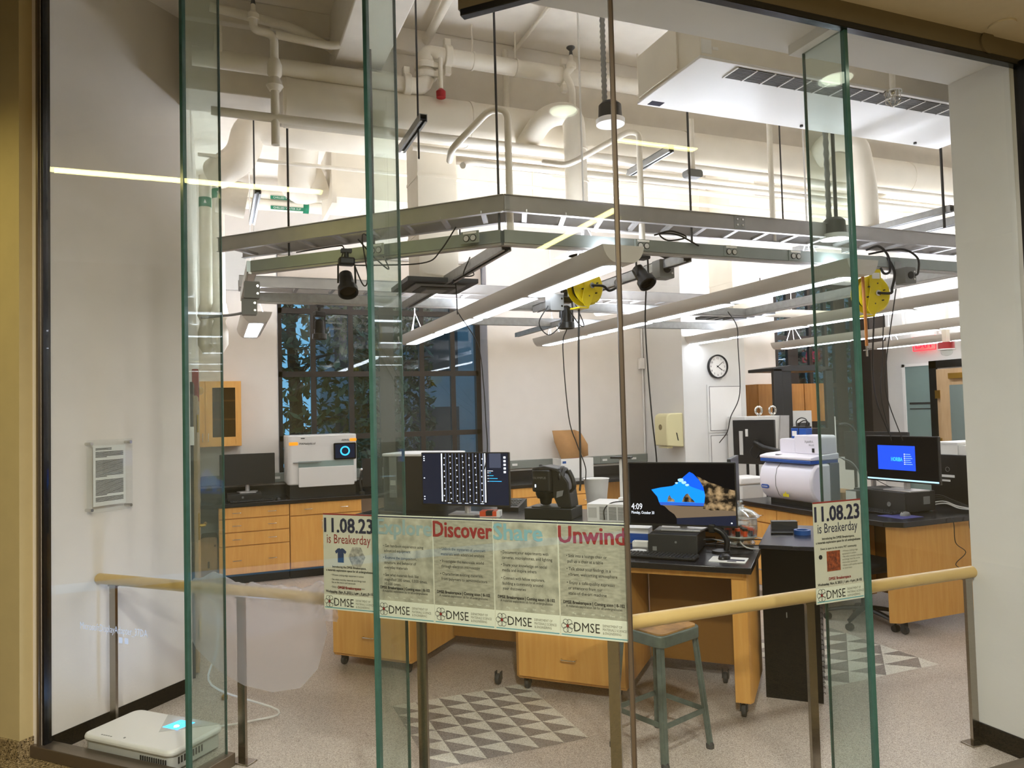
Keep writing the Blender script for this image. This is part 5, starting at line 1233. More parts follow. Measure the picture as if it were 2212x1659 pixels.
l = text('date_lettering', [('Monday, October 30', -w / 2 + 0.016, zb + 0.070, 0.026, 'LEFT', 0, -0.145)], 'screen_white', m2); l.location.y = -0.002
scr(m2, w, h, zb, rc(.952, .035, .966, .055), 'screen_white', 0.0016, 'network_icon')
pc = thing('desktop_computer', 'black small desktop computer supporting the seascape monitor stand', 'computer', UV(-0.91, 4.66, 0.83), -45)
MB().box(-0.145, 0.145, -0.16, 0.16, 0.008, 0.113).build('case', 'black_plastic', pc, bevel=0.004)
MB().box(-0.147, 0.147, -0.166, -0.16, 0.004, 0.115).build('front_panel', 'dark_grey', pc, bevel=0.003)
MB().box(-0.12, -0.095, -0.1675, -0.166, 0.015, 0.04).build('sticker', 'mid_grey', pc)
MB().lathe([(0.007, -0.167), (0.007, -0.166)], (0.02, 0, 0.07), 12, 'y').build('power_button', 'mid_grey', pc)
MB().box(-0.12, 0.12, -0.14, 0.14, 0, 0.01).build('feet', 'rubber', pc)
def keyboard(label, loc, rz, w, d):
    t = thing('keyboard', label, 'keyboard', loc, rz)
    MB().rbox(-w / 2, w / 2, -d / 2, d / 2, 0.004, 0.014, 0.008).build('body', 'black_plastic', t, bevel=0.002)
    k = MB(); nx, ny = int(w / 0.021), int(d / 0.022)
    for i in range(nx):
        for j in range(ny):
            if j == 0 and 3 < i < 9: continue
            x = -w / 2 + w * (i + 0.5) / nx; y = -d / 2 + d * (j + 0.5) / ny
            k.box(x - 0.0078, x + 0.0078, y - 0.008, y + 0.008, 0.014, 0.019)
    k.box(-w / 2 + w * 4.1 / nx, -w / 2 + w * 8.9 / nx, -d / 2 + d * 0.5 / ny - 0.008, -d / 2 + d * 0.5 / ny + 0.008, 0.014, 0.019)
    k.build('keys', 'dark_grey', t)
    MB().box(-w * 0.4, w * 0.4, -d * 0.4, d * 0.4, 0, 0.005).build('feet', 'rubber', t)
def mouse(label, loc, rz, m='black_plastic'):
    t = thing('computer_mouse', label, 'mouse', loc, rz)
    b = MB().grid(lambda a, b: (0.031 * math.cos(2 * PI * a) * math.sin(PI * b / 2) ** 0.7, 0.05 * math.sin(2 * PI * a) * math.sin(PI * b / 2) ** 0.7, 0.03 * math.cos(PI * b / 2)), 20, 8).build('shell', m, t)
    MB().cyl((-0.003, -0.028, 0.023), (0.003, -0.028, 0.023), 0.007, 12).build('scroll_wheel', 'rubber', t)
keyboard('black keyboard at the front edge of the bench below the seascape monitor', UV(-0.955, 4.375, 0.83), -48, 0.42, 0.13)
mp = thing('mouse_pad', 'white printed mouse pad near the front right corner of the bench', 'mouse pad', UV(-0.575, 4.40, 0.83), -47)
MB().rbox(-0.10, 0.10, -0.075, 0.075, 0, 0.003, 0.006).build('pad', 'paper', mp)
MB().box(-0.02, 0.09, -0.03, 0.01, 0.003, 0.0034).box(0.0, 0.05, -0.06, -0.04, 0.003, 0.0034).build('print', 'ink_navy', mp)
mouse('black mouse on the white mouse pad', UV(-0.60, 4.41, 0.8334), -60)
cable('thin black mouse cable curving behind the white mouse pad', [UV(-0.61, 4.47, 0.845), UV(-0.60, 4.55, 0.834), UV(-0.50, 4.62, 0.834), UV(-0.47, 4.72, 0.834), UV(-0.58, 4.80, 0.834), UV(-0.70, 4.84, 0.834)], 0.002, 'cable_black', None)
hd = thing('webcam_stand', 'black curved gooseneck stand on a round base right of the desktop computer', 'stand', UV(-0.645, 4.62, 0.83), -45)
MB().lathe([(0.055, 0), (0.055, 0.012), (0.02, 0.018)], (0, 0, 0), 24).build('base', 'black_plastic', hd)
MB().tube(smooth([(0.03, 0, 0.015), (0.035, 0, 0.07), (0.005, 0, 0.12), (-0.035, 0.0, 0.14)]), 0.017, 12).build('neck', 'black_plastic', hd)
MB().box(-0.07, -0.03, -0.012, 0.012, 0.115, 0.165).build('head', 'black_plastic', hd, bevel=0.006)
bxw = thing('open_box', 'small open white cardboard tray left of the desktop computer', 'box', UV(-1.145, 4.68, 0.83), -45)
MB().box(-0.05, 0.05, -0.03, 0.03, 0, 0.004).box(-0.05, -0.047, -0.03, 0.03, 0, 0.035).box(0.047, 0.05, -0.03, 0.03, 0, 0.035).box(-0.05, 0.05, -0.03, -0.027, 0, 0.035).box(-0.05, 0.05, 0.027, 0.03, 0, 0.035).build('tray', 'paper', bxw)
simple(MB().lathe([(0.008, 0), (0.05, 0), (0.05, 0.002), (0.008, 0.002), (0.008, 0)], UV(-1.13, 4.545, 0.83), 32, 'z', False), 'compact_disc', 'white_plastic', 'white disc lying on the bench above the black keyboard', 'disc')
bb = thing('instrument_box', 'blue fronted white instrument box left behind the seascape monitor', 'instrument', UV(-1.22, 4.84, 0.83), -45)
MB().box(-0.08, 0.10, -0.06, 0.06, 0.0, 0.10).build('case', 'white_plastic', bb, bevel=0.003)
MB().box(-0.078, 0.098, -0.063, -0.06, 0.004, 0.065).build('front_panel', 'horiba_blue', bb)
rnd = random.Random(21)
for k, lb in enumerate(('black cable tangled beside the blue instrument box', 'second black cable tangled beside the blue instrument box', 'black cable running behind the desktop computer', 'grey cable running behind the desktop computer', 'black cable curling toward the glass jar')):
    p = [UV(-1.18 + 0.1 * k + rnd.uniform(0, 0.1) * j + 0.06 * j, 4.80 + rnd.uniform(-0.08, 0.1), 0.836 + (rnd.uniform(0.0, 0.05) if 0 < j < 5 else 0)) for j in range(6)]
    cable(lb, p, 0.004, 'cable_black' if k != 3 else 'light_grey', None)

# glass jar with vials
jr = thing('glass_jar', 'large lidded glass jar of orange and black vials on the bench corner', 'jar', UV(-0.555, 4.83, 0.83))
MB().lathe([(0.03, 0.0), (0.075, 0.0), (0.085, 0.015), (0.088, 0.03), (0.075, 0.045), (0.098, 0.065), (0.104, 0.12), (0.102, 0.17), (0.098, 0.185)], (0, 0, 0), 36, 'z', False).build('bowl', 'jar_glass', jr, solid=0.004)
MB().lathe([(0.118, 0.185), (0.12, 0.192), (0.112, 0.200), (0.08, 0.225), (0.035, 0.242), (0.014, 0.25), (0.014, 0.258), (0.022, 0.266), (0.024, 0.278), (0.016, 0.288), (0.004, 0.29)], (0, 0, 0), 36, 'z', False).build('lid', 'jar_glass', jr, solid=0.004)
MB().lathe([(0.094, 0.068), (0.094, 0.072), (0.01, 0.074)], (0, 0, 0), 30).build('glass_floor', 'acrylic_edge', jr)
vl = None; rnd = random.Random(4)
spots = [(-0.06, -0.05), (-0.02, -0.07), (0.03, -0.06), (0.065, -0.03), (-0.045, -0.005), (0.0, -0.02), (0.045, 0.015), (-0.02, 0.035), (0.02, 0.05), (0.06, 0.05), (-0.06, 0.03)]
caps = ['orange', 'black', 'orange', 'white', 'black', 'black', 'orange', 'black', 'black', 'black', 'orange']
bp = Vector(UV(-0.555, 4.83, 0.0))
where = ['front left', 'front', 'front right', 'right', 'inner left', 'centre', 'inner right', 'rear left', 'rear', 'rear right', 'far left']
for (x, y), c, wv in zip(spots, caps, where):
    v = thing('vial', 'small vial with %s cap at the %s inside the glass jar' % (c, wv), 'vial', (bp.x + x, bp.y + y, 0.9045), rnd.uniform(0, 360), 'vials in the glass jar')
    MB().cyl((0, 0, 0), (0, 0, 0.034), 0.014, 14).build('tube', 'vial_orange' if c != 'orange' else 'black_plastic', v)
    MB().cyl((0, 0, 0.034), (0, 0, 0.05), 0.016, 14).build('cap', {'orange': 'vial_orange', 'black': 'black_plastic', 'white': 'white_plastic'}[c], v)
# side monitor seen edge on
monitor('slim black monitor seen edge on just right of the seascape monitor', UV(-0.60, 5.06, 0.93), 45, 0.42, 0.34, 0.10, True, 0.2)

# microscope
mc = thing('digital_microscope', 'black digital microscope with a blocky head on the rear bench', 'microscope', UV(-1.87, 5.12, 0.93), -45)
MB().box(-0.21, 0.15, -0.10, 0.15, 0, 0.075).build('base', 'black_plastic', mc, bevel=0.004)
MB().box(-0.16, 0.06, -0.08, 0.12, 0.075, 0.085).build('stage', 'dark_grey', mc, bevel=0.002)
MB().rbox(-0.155, 0.0, -0.09, 0.10, 0.19, 0.35, 0.03, 'z').build('head', 'black_plastic', mc, bevel=0.012)
MB().prism([(-0.155, 0.35), (0.0, 0.35), (0.05, 0.33), (0.05, 0.36), (-0.06, 0.378), (-0.14, 0.366)], -0.08, 0.09, 'y').build('top_cover', 'dark_grey', mc, bevel=0.006)
MB().lathe([(0.062, 0.14), (0.074, 0.17), (0.076, 0.25), (0.06, 0.255)], (-0.078, 0.0, 0.0), 26).build('lens_housing', 'black_gloss', mc)
MB().lathe([(0.025, 0.09), (0.04, 0.10), (0.048, 0.14)], (-0.078, 0, 0), 22).build('objective', 'black_gloss', mc)
MB().prism([(0.0, 0.17), (0.0, 0.35), (0.06, 0.345), (0.12, 0.26), (0.14, 0.08), (0.04, 0.08)], -0.07, 0.10, 'y').build('column', 'black_plastic', mc, bevel=0.008)
MB().torus((0.055, 0.0, 0.30), 0.06, 0.016, 24, 8, 'x').torus((0.075, 0.0, 0.295), 0.055, 0.016, 24, 8, 'x').build('focus_knob', 'black_plastic', mc)
MB().tube(smooth([(0.10, -0.03, 0.18), (0.155, -0.05, 0.22), (0.15, -0.05, 0.28), (0.12, -0.05, 0.345)]), [0.012] * 6 + [0.017] * 12 + [0.015], 12).build('control_grip', 'black_plastic', mc)
MB().prism([(0.03, 0.15), (0.075, 0.165), (0.085, 0.205), (0.035, 0.195)], -0.075, -0.07, 'y').build('side_badge', 'mid_grey', mc)
MB().box(-0.125, -0.118, -0.0935, -0.075, 0.225, 0.245).build('status_light', 'led_white', mc)
l = text('brand_lettering', [('OLYMPUS', -0.14, 0.285, 0.022, 'LEFT', 0, -0.10)], 'mid_grey', mc); l.location.y = -0.0915
MB().lathe([(0.012, 0.0), (0.016, 0.008), (0.01, 0.018)], (-0.11, 0.0, 0.366), 14).build('top_knob', 'dark_grey', mc)
# boxy white light source
ps = thing('light_source', 'white vented box unit right of the black microscope', 'instrument', UV(-1.44, 5.12, 0.93), -45)
MB().box(-0.15, 0.15, -0.15, 0.15, 0.0, 0.125).build('case', 'white_plastic', ps, bevel=0.004)
g = MB()
for r in range(12):
    for c in range(3): g.box(-0.06 + 0.065 * c, -0.005 + 0.065 * c, -0.152, -0.149, 0.018 + 0.0075 * r, 0.0215 + 0.0075 * r)
g.build('vent_slots', 'mid_grey', ps)
MB().box(-0.14, -0.08, -0.152, -0.1495, 0.03, 0.10).build('rating_plate', 'light_grey', ps)
cable('black cable lying over the white vented box', [UV(-1.46, 4.95, 0.95), UV(-1.46, 4.955, 1.02), UV(-1.42, 5.0, 1.06), UV(-1.35, 5.1, 1.062), UV(-1.28, 5.2, 1.065), UV(-1.24, 5.3, 1.06)], 0.004, 'cable_black', None)
ch = thing('power_adapter', 'white lumpy adapter lying on the white vented box', 'adapter', UV(-1.36, 5.16, 1.056), -45)
MB().rbox(-0.05, 0.05, -0.03, 0.03, 0, 0.025, 0.012).build('body', 'white_plastic', ch, bevel=0.004)
MB().cyl((0.0, 0.02, 0.025), (0.0, 0.02, 0.05), 0.022, 16).build('knob', 'white_plastic', ch)
wst = thing('document_stand', 'white upright stand with a black flat head behind the bronze corner post', 'stand', UV(-1.44, 5.38, 0.93), -45)
MB().rbox(-0.02, 0.02, -0.015, 0.015, 0.0, 0.41, 0.008).build('column', 'white_plastic', wst)
MB().box(-0.075, 0.075, -0.05, 0.03, 0.41, 0.425).build('head', 'black_plastic', wst, bevel=0.003)
MB().box(-0.07, 0.07, -0.05, 0.05, 0, 0.015).build('base', 'white_plastic', wst)
wb = thing('waste_bin', 'white tapered bin standing behind the microscope grip', 'bin', UV(-1.66, 5.44, 0.93))
MB().lathe([(0.065, 0), (0.095, 0.25), (0.1, 0.255), (0.09, 0.25), (0.062, 0.01), (0.0, 0.01)], (0, 0, 0), 4 * 6).build('bucket', 'white_plastic', wb)
bk = thing('product_box', 'red and white product box at the front of the rear bench beside the monitor stand', 'box', UV(-2.37, 5.07, 0.93), -30)
MB().box(-0.075, 0.075, -0.055, 0.055, 0, 0.042).build('carton', 'paper', bk)
MB().box(-0.0755, 0.05, -0.0555, 0.0555, 0.006, 0.0425).build('red_print', 'vial_orange', bk)
MB().box(-0.03, 0.02, -0.056, 0.02, 0.01, 0.0428).build('dark_picture', 'ink_black', bk)
ph_ = thing('desk_phone', 'black desk phone with rows of grey keys behind the product box', 'phone', UV(-2.36, 5.45, 0.93), -45)
MB().prism([(-0.09, 0.0), (0.09, 0.0), (0.09, 0.08), (-0.09, 0.03)], -0.09, 0.09, 'x').build('body', 'black_plastic', ph_)
g = MB()
for i in range(4):
    for j in range(4): g.box(-0.03 + 0.025 * i, -0.013 + 0.025 * i, -0.05 + 0.03 * j, -0.035 + 0.03 * j, 0.045 + 0.0083 * j, 0.05 + 0.0083 * j)
g.build('keys', 'mid_grey', ph_)
sem = thing('tabletop_instrument', 'large dark grey tower instrument with a pale lid left of the micrograph monitor', 'instrument', UV(-3.16, 5.44, 0.93), -45)
MB().rbox(-0.30, 0.30, -0.20, 0.25, 0.0, 0.435, 0.09).build('body', 'dark_grey', sem)
MB().rbox(-0.305, 0.305, -0.205, 0.255, 0.435, 0.455, 0.09).build('lid', 'white_plastic', sem, bevel=0.004)
MB().box(-0.20, -0.13, -0.203, -0.199, 0.10, 0.43).build('front_stripe', 'mid_grey', sem)
MB().box(-0.19, -0.14, -0.205, -0.2, 0.2, 0.24).build('badge', 'light_grey', sem)
cable('black cable lying along the left end of the rear bench', [UV(-3.45, 5.0, 0.935), UV(-3.2, 4.99, 0.95), UV(-3.0, 4.98, 0.936), UV(-2.8, 5.0, 0.936)], 0.004, 'cable_black', None)

# ---- back counter: analyser, monitor, card box
an = thing('xray_analyser', 'white benchtop analyser with a blue ring touch screen below the left window', 'analyser', (1.093, 8.32, 0.84))
MB().box(-0.35, 0.35, 0.02, 0.5, 0.0, 0.15).build('black_plinth', 'black_plastic', an)
MB().rbox(-0.37, 0.37, 0.0, 0.5, 0.14, 0.67, 0.05, 'z').build('body', 'aeris_grey', an, bevel=0.012)
MB().rbox(-0.26, 0.33, -0.025, 0.02, 0.115, 0.325, 0.012, 'y').build('front_door', 'aeris_grey', an, bevel=0.004)
MB().box(-0.26, 0.33, -0.006, 0.01, 0.325, 0.39).build('glass_band', 'side_lite', an)
MB().box(-0.315, -0.02, -0.03, 0.0, 0.375, 0.383).build('lower_trim', 'mid_grey', an)
MB().rbox(0.115, 0.355, -0.022, 0.0, 0.395, 0.575, 0.012, 'y').build('touch_screen', 'black_gloss', an)
MB().box(0.13, 0.34, -0.0235, -0.022, 0.41, 0.56).build('display', 'screen_dark', an)
MB().torus((0.235, -0.024, 0.487), 0.045, 0.008, 28, 6, 'y').build('blue_ring', 'screen_cyan', an)
MB().rbox(-0.355, -0.26, -0.003, 0.0, 0.565, 0.60, 0.01, 'y').rbox(0.29, 0.365, -0.003, 0.0, 0.59, 0.622, 0.01, 'y').build('warning_label', 'orange_label', an)
l = text('brand_lettering', [('PANalytical', -0.245, 0.570, 0.032, 'LEFT', 0.01, -0.165)], 'ink_black', an); l.location.y = -0.002
l = text('model_lettering', [('AERIS', 0.20, 0.595, 0.03, 'LEFT', 0, -0.08)], 'ink_black', an); l.location.y = -0.002
MB().box(-0.23, -0.19, -0.003, 0, 0.632, 0.642).build('latch', 'dark_grey', an)
m3 = monitor('switched off black monitor on the left end of the back worktop', (0.325, 8.5, 0.915), 0, 0.56, 0.33, 0.085, True, 0.22)
mt = thing('desktop_computer', 'small black computer under the switched off monitor on the back worktop', 'computer', (0.29, 8.5, 0.84))
MB().box(-0.17, 0.17, -0.13, 0.15, 0.004, 0.074).build('case', 'black_plastic', mt, bevel=0.004)
MB().lathe([(0.012, -0.132), (0.012, -0.13)], (-0.02, 0, 0.04), 14, 'y').build('power_button', 'mid_grey', mt)
MB().box(-0.15, 0.15, -0.1, 0.1, 0, 0.005).build('feet', 'rubber', mt)
keyboard('black keyboard on the left end of the back worktop', (0.35, 8.29, 0.84), 2, 0.42, 0.12)
mouse('black mouse on the back worktop beside the white analyser', (0.62, 8.30, 0.84), 0)
simple(MB().box(1.55, 1.78, 8.5, 8.53, 0.90, 1.22), 'monitor', 'black_plastic', 'dark small screen right of the white analyser', 'monitor')
sw = thing('mixer_arm', 'small black jointed arm standing right of the white analyser', 'arm', (1.50, 8.28, 0.84))
MB().lathe([(0.03, 0), (0.03, 0.03), (0.012, 0.04)], (0, 0, 0), 14).build('base', 'black_plastic', sw)
MB().tube([(0, 0, 0.03), (-0.02, 0, 0.14), (0.0, 0, 0.26)], 0.012, 10).build('arm', 'black_plastic', sw)
MB().lathe([(0.001, -0.018), (0.013, -0.012), (0.018, 0), (0.013, 0.012), (0.001, 0.018)], (0, 0, 0.275), 14).build('ball_joint', 'chrome', sw)
cb = thing('cardboard_box', 'open white box with a raised brown lid and pink packing on the back worktop', 'box', (4.315, 8.62, 0.84))
MB().box(-0.23, 0.23, -0.02, 0.25, 0, 0.25).build('carton', 'paper', cb)
MB().add([(-0.22, 0.0, 0.25), (0.1, 0.0, 0.26), (0.06, 0.12, 0.44), (-0.25, 0.12, 0.46), (0.05, 0.14, 0.61), (-0.27, 0.14, 0.61)], [(0, 1, 2, 3), (3, 2, 4, 5)]).build('open_lid', 'cardboard', cb, solid=0.006)
MB().add([(0.1, 0.0, 0.26), (0.06, 0.12, 0.44), (0.05, 0.14, 0.61), (0.12, 0.1, 0.58), (0.18, 0.02, 0.42), (0.16, -0.02, 0.28)], [(0, 1, 2, 3, 4, 5)]).build('lid_flap', 'cardboard', cb, solid=0.006)
MB().lathe([(0.10, 0.0), (0.08, 0.05), (0.03, 0.09), (0.001, 0.095)], (-0.02, 0.1, 0.24), 9).build('pink_packing', 'pink_foam', cb)
MB().box(-0.21, -0.16, -0.022, -0.02, 0.19, 0.22).build('blue_label', 'blue_tape', cb)

# ---- pier: clock, towel dispenser, hatches
ck = thing('wall_clock', 'round black rimmed wall clock above the white hatches', 'clock', (6.051, 7.968, 2.222))
MB().lathe([(0.150, 0.0), (0.156, -0.03), (0.148, -0.045), (0.138, -0.04), (0.136, -0.02)], (0, 0, 0), 48, 'y', False).build('rim', 'black_plastic', ck)
MB().lathe([(0.138, -0.020), (0.138, -0.016)], (0, 0, 0), 48, 'y').build('dial', 'paper', ck)
L = []
for k in range(1, 13):
    a = PI / 2 - k * PI / 6; L.append((str(k), 0.107 * math.cos(a), 0.107 * math.sin(a) - 0.013, 0.037, 'CENTER', 0.01, 1))
l = text('numerals', L, 'ink_black', ck); l.location.y = -0.021
def hand(ang, ln, wd):
    a = PI / 2 - R(ang); return MB().bar((-0.02 * math.cos(a), -0.023, -0.02 * math.sin(a)), (ln * math.cos(a), -0.023, ln * math.sin(a)), 0.0025, wd)
hand(54, 0.10, 0.006).build('minute_hand', 'ink_black', ck); hand(124.5, 0.085, 0.008).build('hour_hand', 'ink_black', ck)
MB().lathe([(0.008, -0.026), (0.008, -0.02)], (0, 0, 0), 12, 'y').build('hub', 'black_plastic', ck)
td = thing('towel_dispenser', 'cream paper towel dispenser on the side of the clock pier', 'towel dispenser', (5.40, 8.13, 1.206))
MB().prism([(-0.126, 0.02), (0.122, 0.0), (0.122, 0.43), (-0.06, 0.43), (-0.105, 0.41), (-0.125, 0.37), (-0.128, 0.10)], -0.14, 0.14, 'y').build('cover', 'cream', td, bevel=0.012)
MB().prism([(0.03, 0.09), (0.045, 0.08), (0.025, 0.18), (0.010, 0.185)], -0.143, -0.139, 'y').build('refill_slot', 'black_plastic', td)
MB().lathe([(0.035, -0.131), (0.035, -0.126)], (0, 0, 0.255), 20, 'x').build('window', 'smoke_glass', td)
MB().box(-0.10, -0.02, -0.10, 0.10, -0.012, 0.012).build('paper_outlet', 'cream', td)
for lb, z0, z1 in (('upper white access hatch under the wall clock', 1.40, 1.96), ('lower white access hatch under the wall clock', 0.75, 1.33)):
    t = thing('access_hatch', lb, 'hatch', (6.16, 7.968, z0), 0, 'white hatches on the pier')
    MB().box(-0.28, 0.28, -0.012, 0.0, -0.03, z1 - z0 + 0.03).build('frame', 'wall_pale', t)
    MB().box(-0.245, 0.245, -0.018, -0.012, 0, z1 - z0).build('door', 'white_plastic', t)
    MB().box(-0.25, 0.25, -0.0135, -0.012, -0.006, z1 - z0 + 0.006).build('gap', 'dark_grey', t)
pipe('slim white surface conduit with a box left of the towel dispenser corner', [(5.50, 8.88, 1.1), (5.50, 8.88, 2.9)], 0.012, 'white_plastic')
simple(MB().box(5.44, 5.518, 8.84, 8.895, 2.25, 2.40), 'wall_box', 'white_plastic', 'small white surface box in the corner above the towel dispenser', 'box', bevel=0.004)

# ---- Raman microscope on the right hand bench
rm = thing('raman_microscope', 'white and blue rounded Raman microscope on the right hand bench', 'microscope', (4.72, 5.11, 0.84))
prof = [(-0.10, 0.035), (-0.155, 0.085), (-0.185, 0.16), (-0.185, 0.24), (-0.165, 0.31), (-0.12, 0.355), (-0.05, 0.365), (0.03, 0.365), (0.03, 0.035)]
MB().prism(prof, -0.315, 0.315, 'y').build('front_shell', 'horiba_white', rm, bevel=0.02)
MB().box(0.03, 0.13, -0.31, 0.31, 0.03, 0.37).build('rear_housing', 'horiba_slate', rm, bevel=0.006)
MB().box(-0.09, 0.12, -0.28, 0.28, 0, 0.04).build('feet', 'black_plastic', rm)
MB().tube([(-0.10, 0.10, 0.040), (-0.157, 0.10, 0.086), (-0.188, 0.10, 0.16), (-0.188, 0.10, 0.24), (-0.168, 0.10, 0.312), (-0.12, 0.10, 0.358)], 0.0022, 6).build('door_seam', 'mid_grey', rm)
MB().box(-0.17, 0.13, -0.30, 0.31, 0.365, 0.395).build('blue_band', 'horiba_blue', rm, bevel=0.006)
MB().prism([(-0.172, 0.395), (0.135, 0.395), (0.135, 0.45), (-0.10, 0.435), (-0.172, 0.42)], -0.305, 0.315, 'y').build('sample_deck', 'horiba_white', rm, bevel=0.008)
MB().rbox(-0.04, 0.13, -0.29, 0.02, 0.44, 0.60, 0.03, 'x').build('tower', 'horiba_white', rm, bevel=0.008)
MB().rbox(-0.02, 0.13, 0.0, 0.22, 0.44, 0.565, 0.02, 'x').build('tower_wing', 'horiba_white', rm, bevel=0.006)
MB().lathe([(0.04, 0.428), (0.04, 0.4315)], (-0.11, 0.12, 0.0), 20).build('stage_disc', 'dark_grey', rm)
e = thing('lettering_mount', 'x', 'x', (-0.186, 0.0, 0.0), -90); del e['label']; del e['category']; e.parent = rm
e2 = MB().rbox(-0.285, -0.19, -0.002, 0.002, 0.13, 0.165, 0.016, 'y').build('brand_badge', 'horiba_blue', e)
l = text('badge_lettering', [('HORIBA', -0.2375, 0.141, 0.017, 'CENTER', 0.02, -0.07)], 'paper', e); l.location.y = -0.003
MB().box(-0.03, 0.04, 0.012, 0.014, 0.075, 0.10).prism([(-0.005, 0.10), (0.018, 0.10), (0.007, 0.122)], 0.006, 0.008, 'y').build('laser_label', 'yellow_label', e)
l = text('model_lettering', [('XploRA', 0.155, 0.535, 0.03, 'CENTER', 0, -0.10), ('PLUS', 0.185, 0.508, 0.022, 'CENTER', 0, -0.055)], 'mid_grey', e); l.location.y = 0.144
MB().box(0.19, 0.215, 0.142, 0.145, 0.455, 0.49).build('dark_label', 'ink_black', e)
cm = thing('camera_module', 'blue and black camera block standing on the Raman microscope tower', 'camera', (4.80, 5.16, 1.405))
MB().box(-0.04, 0.03, -0.09, -0.005, 0, 0.09).build('blue_block', 'horiba_blue', cm, bevel=0.004)
MB().box(-0.04, 0.03, 0.005, 0.09, 0, 0.09).build('blue_block', 'horiba_blue', cm, bevel=0.004)
MB().box(-0.035, 0.03, -0.005, 0.005, 0, 0.095).box(-0.035, 0.03, -0.085, 0.085, 0.09, 0.105).build('black_bracket', 'black_plastic', cm)
MB().box(-0.042, -0.04, 0.02, 0.075, 0.02, 0.065).build('sticker', 'paper', cm)
MB().tube(smooth([(0, -0.05, 0.1), (0, -0.06, 0.16), (0, 0.0, 0.18), (0, 0.06, 0.15), (0, 0.06, 0.1)]), 0.005, 7).tube(smooth([(0, -0.07, 0.1), (0, -0.08, 0.14), (0, -0.03, 0.155), (0, 0.03, 0.13), (0, 0.04, 0.1)]), 0.005, 7).build('camera_cable', 'cable_black', cm)
cable('grey cable falling behind the Raman microscope', [(4.86, 4.84, 1.26), (4.92, 4.72, 1.2), (4.95, 4.66, 1.05), (4.95, 4.66, 0.90)], 0.005, 'mid_grey', None)
cable('thin black cable falling behind the Raman microscope to the bench', [(4.86, 4.86, 1.28), (5.02, 4.66, 1.1), (5.15, 4.5, 0.98)], 0.003, 'cable_black', None)
pb = thing('power_supply', 'small black box with a white front between the Raman microscope and the fin', 'power supply', (4.87, 4.66, 0.84))
MB().box(-0.05, 0.12, -0.055, 0.055, 0, 0.15).build('case', 'black_plastic', pb)
MB().box(-0.053, -0.05, -0.05, 0.053, 0.004, 0.146).build('front', 'white_plastic', pb)
pb2 = thing('control_box', 'small white control box with a dark switch beside the date poster', 'control box', (4.70, 4.52, 0.84))
MB().box(-0.05, 0.05, -0.05, 0.05, 0, 0.055).build('case', 'white_plastic', pb2, bevel=0.003)
MB().box(-0.052, -0.05, -0.03, 0.03, 0.01, 0.045).build('switch_panel', 'chrome', pb2)
simple(MB().box(5.05, 5.3, 4.98, 5.25, 0.84, 0.93), 'cardboard_box', 'cardboard', 'brown cardboard box behind the small black power supply', 'box', bevel=0.004)

# ---- blue screen monitor, computer
dp = thing('desktop_computer', 'large black desktop computer under the blue screen monitor', 'computer', (5.09, 4.50, 0.84))
MB().box(-0.155, 0.16, -0.26, 0.24, 0.006, 0.16).build('case', 'black_plastic', dp, bevel=0.004)
MB().box(-0.160, -0.155, -0.255, 0.235, 0.01, 0.156).build('front_panel', 'dark_grey', dp)
MB().box(-0.163, -0.16, 0.14, 0.145, 0.02, 0.15).build('silver_strip', 'aluminium', dp)
MB().lathe([(0.017, -0.163), (0.017, -0.160)], (0, -0.11, 0.06), 18, 'x').torus((-0.164, -0.11, 0.06), 0.017, 0.002, 20, 5, 'x').build('power_button', 'mid_grey', dp)
MB().box(0.03, 0.10, -0.262, -0.26, 0.06, 0.12).build('rating_label', 'mid_grey', dp)
MB().box(-0.13, 0.14, -0.22, 0.2, 0, 0.008).build('feet', 'rubber', dp)
w, h, zb = 0.645, 0.365, 0.068
m4 = monitor('black monitor with a bright blue desktop at the right, facing left', (5.03, 4.35, 1.0), -87, w, h, zb, True, 0.30)
scr(m4, w, h, zb, RECT, 'screen_black', 0, 'screen')
scr(m4, w, h, zb, rc(.17, .24, .70, .80), 'screen_blue', 0.0008, 'wallpaper')
scr(m4, w, h, zb, rc(0, 0, 1, .035), 'screen_bar', 0.0010, 'task_bar')
l = text('wallpaper_lettering', [('HORIBA', -0.085, zb + 0.165, 0.045, 'LEFT', 0.02, -0.10)], 'screen_cyan', m4); l.location.y = -0.002
for k in range(6): scr(m4, w, h, zb, rc(.545, .60 - .045 * k, .56, .62 - .045 * k), 'screen_white', 0.0012, 'menu_icon'); scr(m4, w, h, zb, rc(.565, .604 - .045 * k, .60 + .012 * (k % 3 + 3), .614 - .045 * k), 'screen_cloud', 0.0012, 'menu_line')
keyboard('black keyboard on the right hand bench in front of the large computer', (4.84, 4.44, 0.84), -88, 0.40, 0.13)
simple(MB().box(4.68, 4.90, 4.06, 4.28, 0.84, 0.843), 'mouse_pad', 'purple_pad', 'blue purple mouse pad at the front of the right hand bench', 'mouse pad')
mouse('grey mouse on the blue purple mouse pad', (4.84, 4.17, 0.843), -80, 'mid_grey')
monitor('silver backed monitor standing behind the blue screen monitor', (5.55, 5.05, 0.84), 93, 0.67, 0.36, 0.24, True, 0.25)
bxr = thing('equipment_case', 'black tall case at the right end of the bench under a white carton', 'equipment case', (5.62, 4.30, 0.84))
MB().box(-0.04, 0.55, -0.32, 0.24, 0, 0.42).build('body', 'black_plastic', bxr, bevel=0.004)
MB().box(-0.043, -0.04, 0.02, 0.16, 0.235, 0.255).box(-0.043, -0.04, 0.06, 0.16, 0.20, 0.215).build('white_labels', 'paper', bxr)
MB().torus((-0.042, 0.08, 0.30), 0.018, 0.002, 18, 5, 'x').build('round_mark', 'mid_grey', bxr)
g = MB()
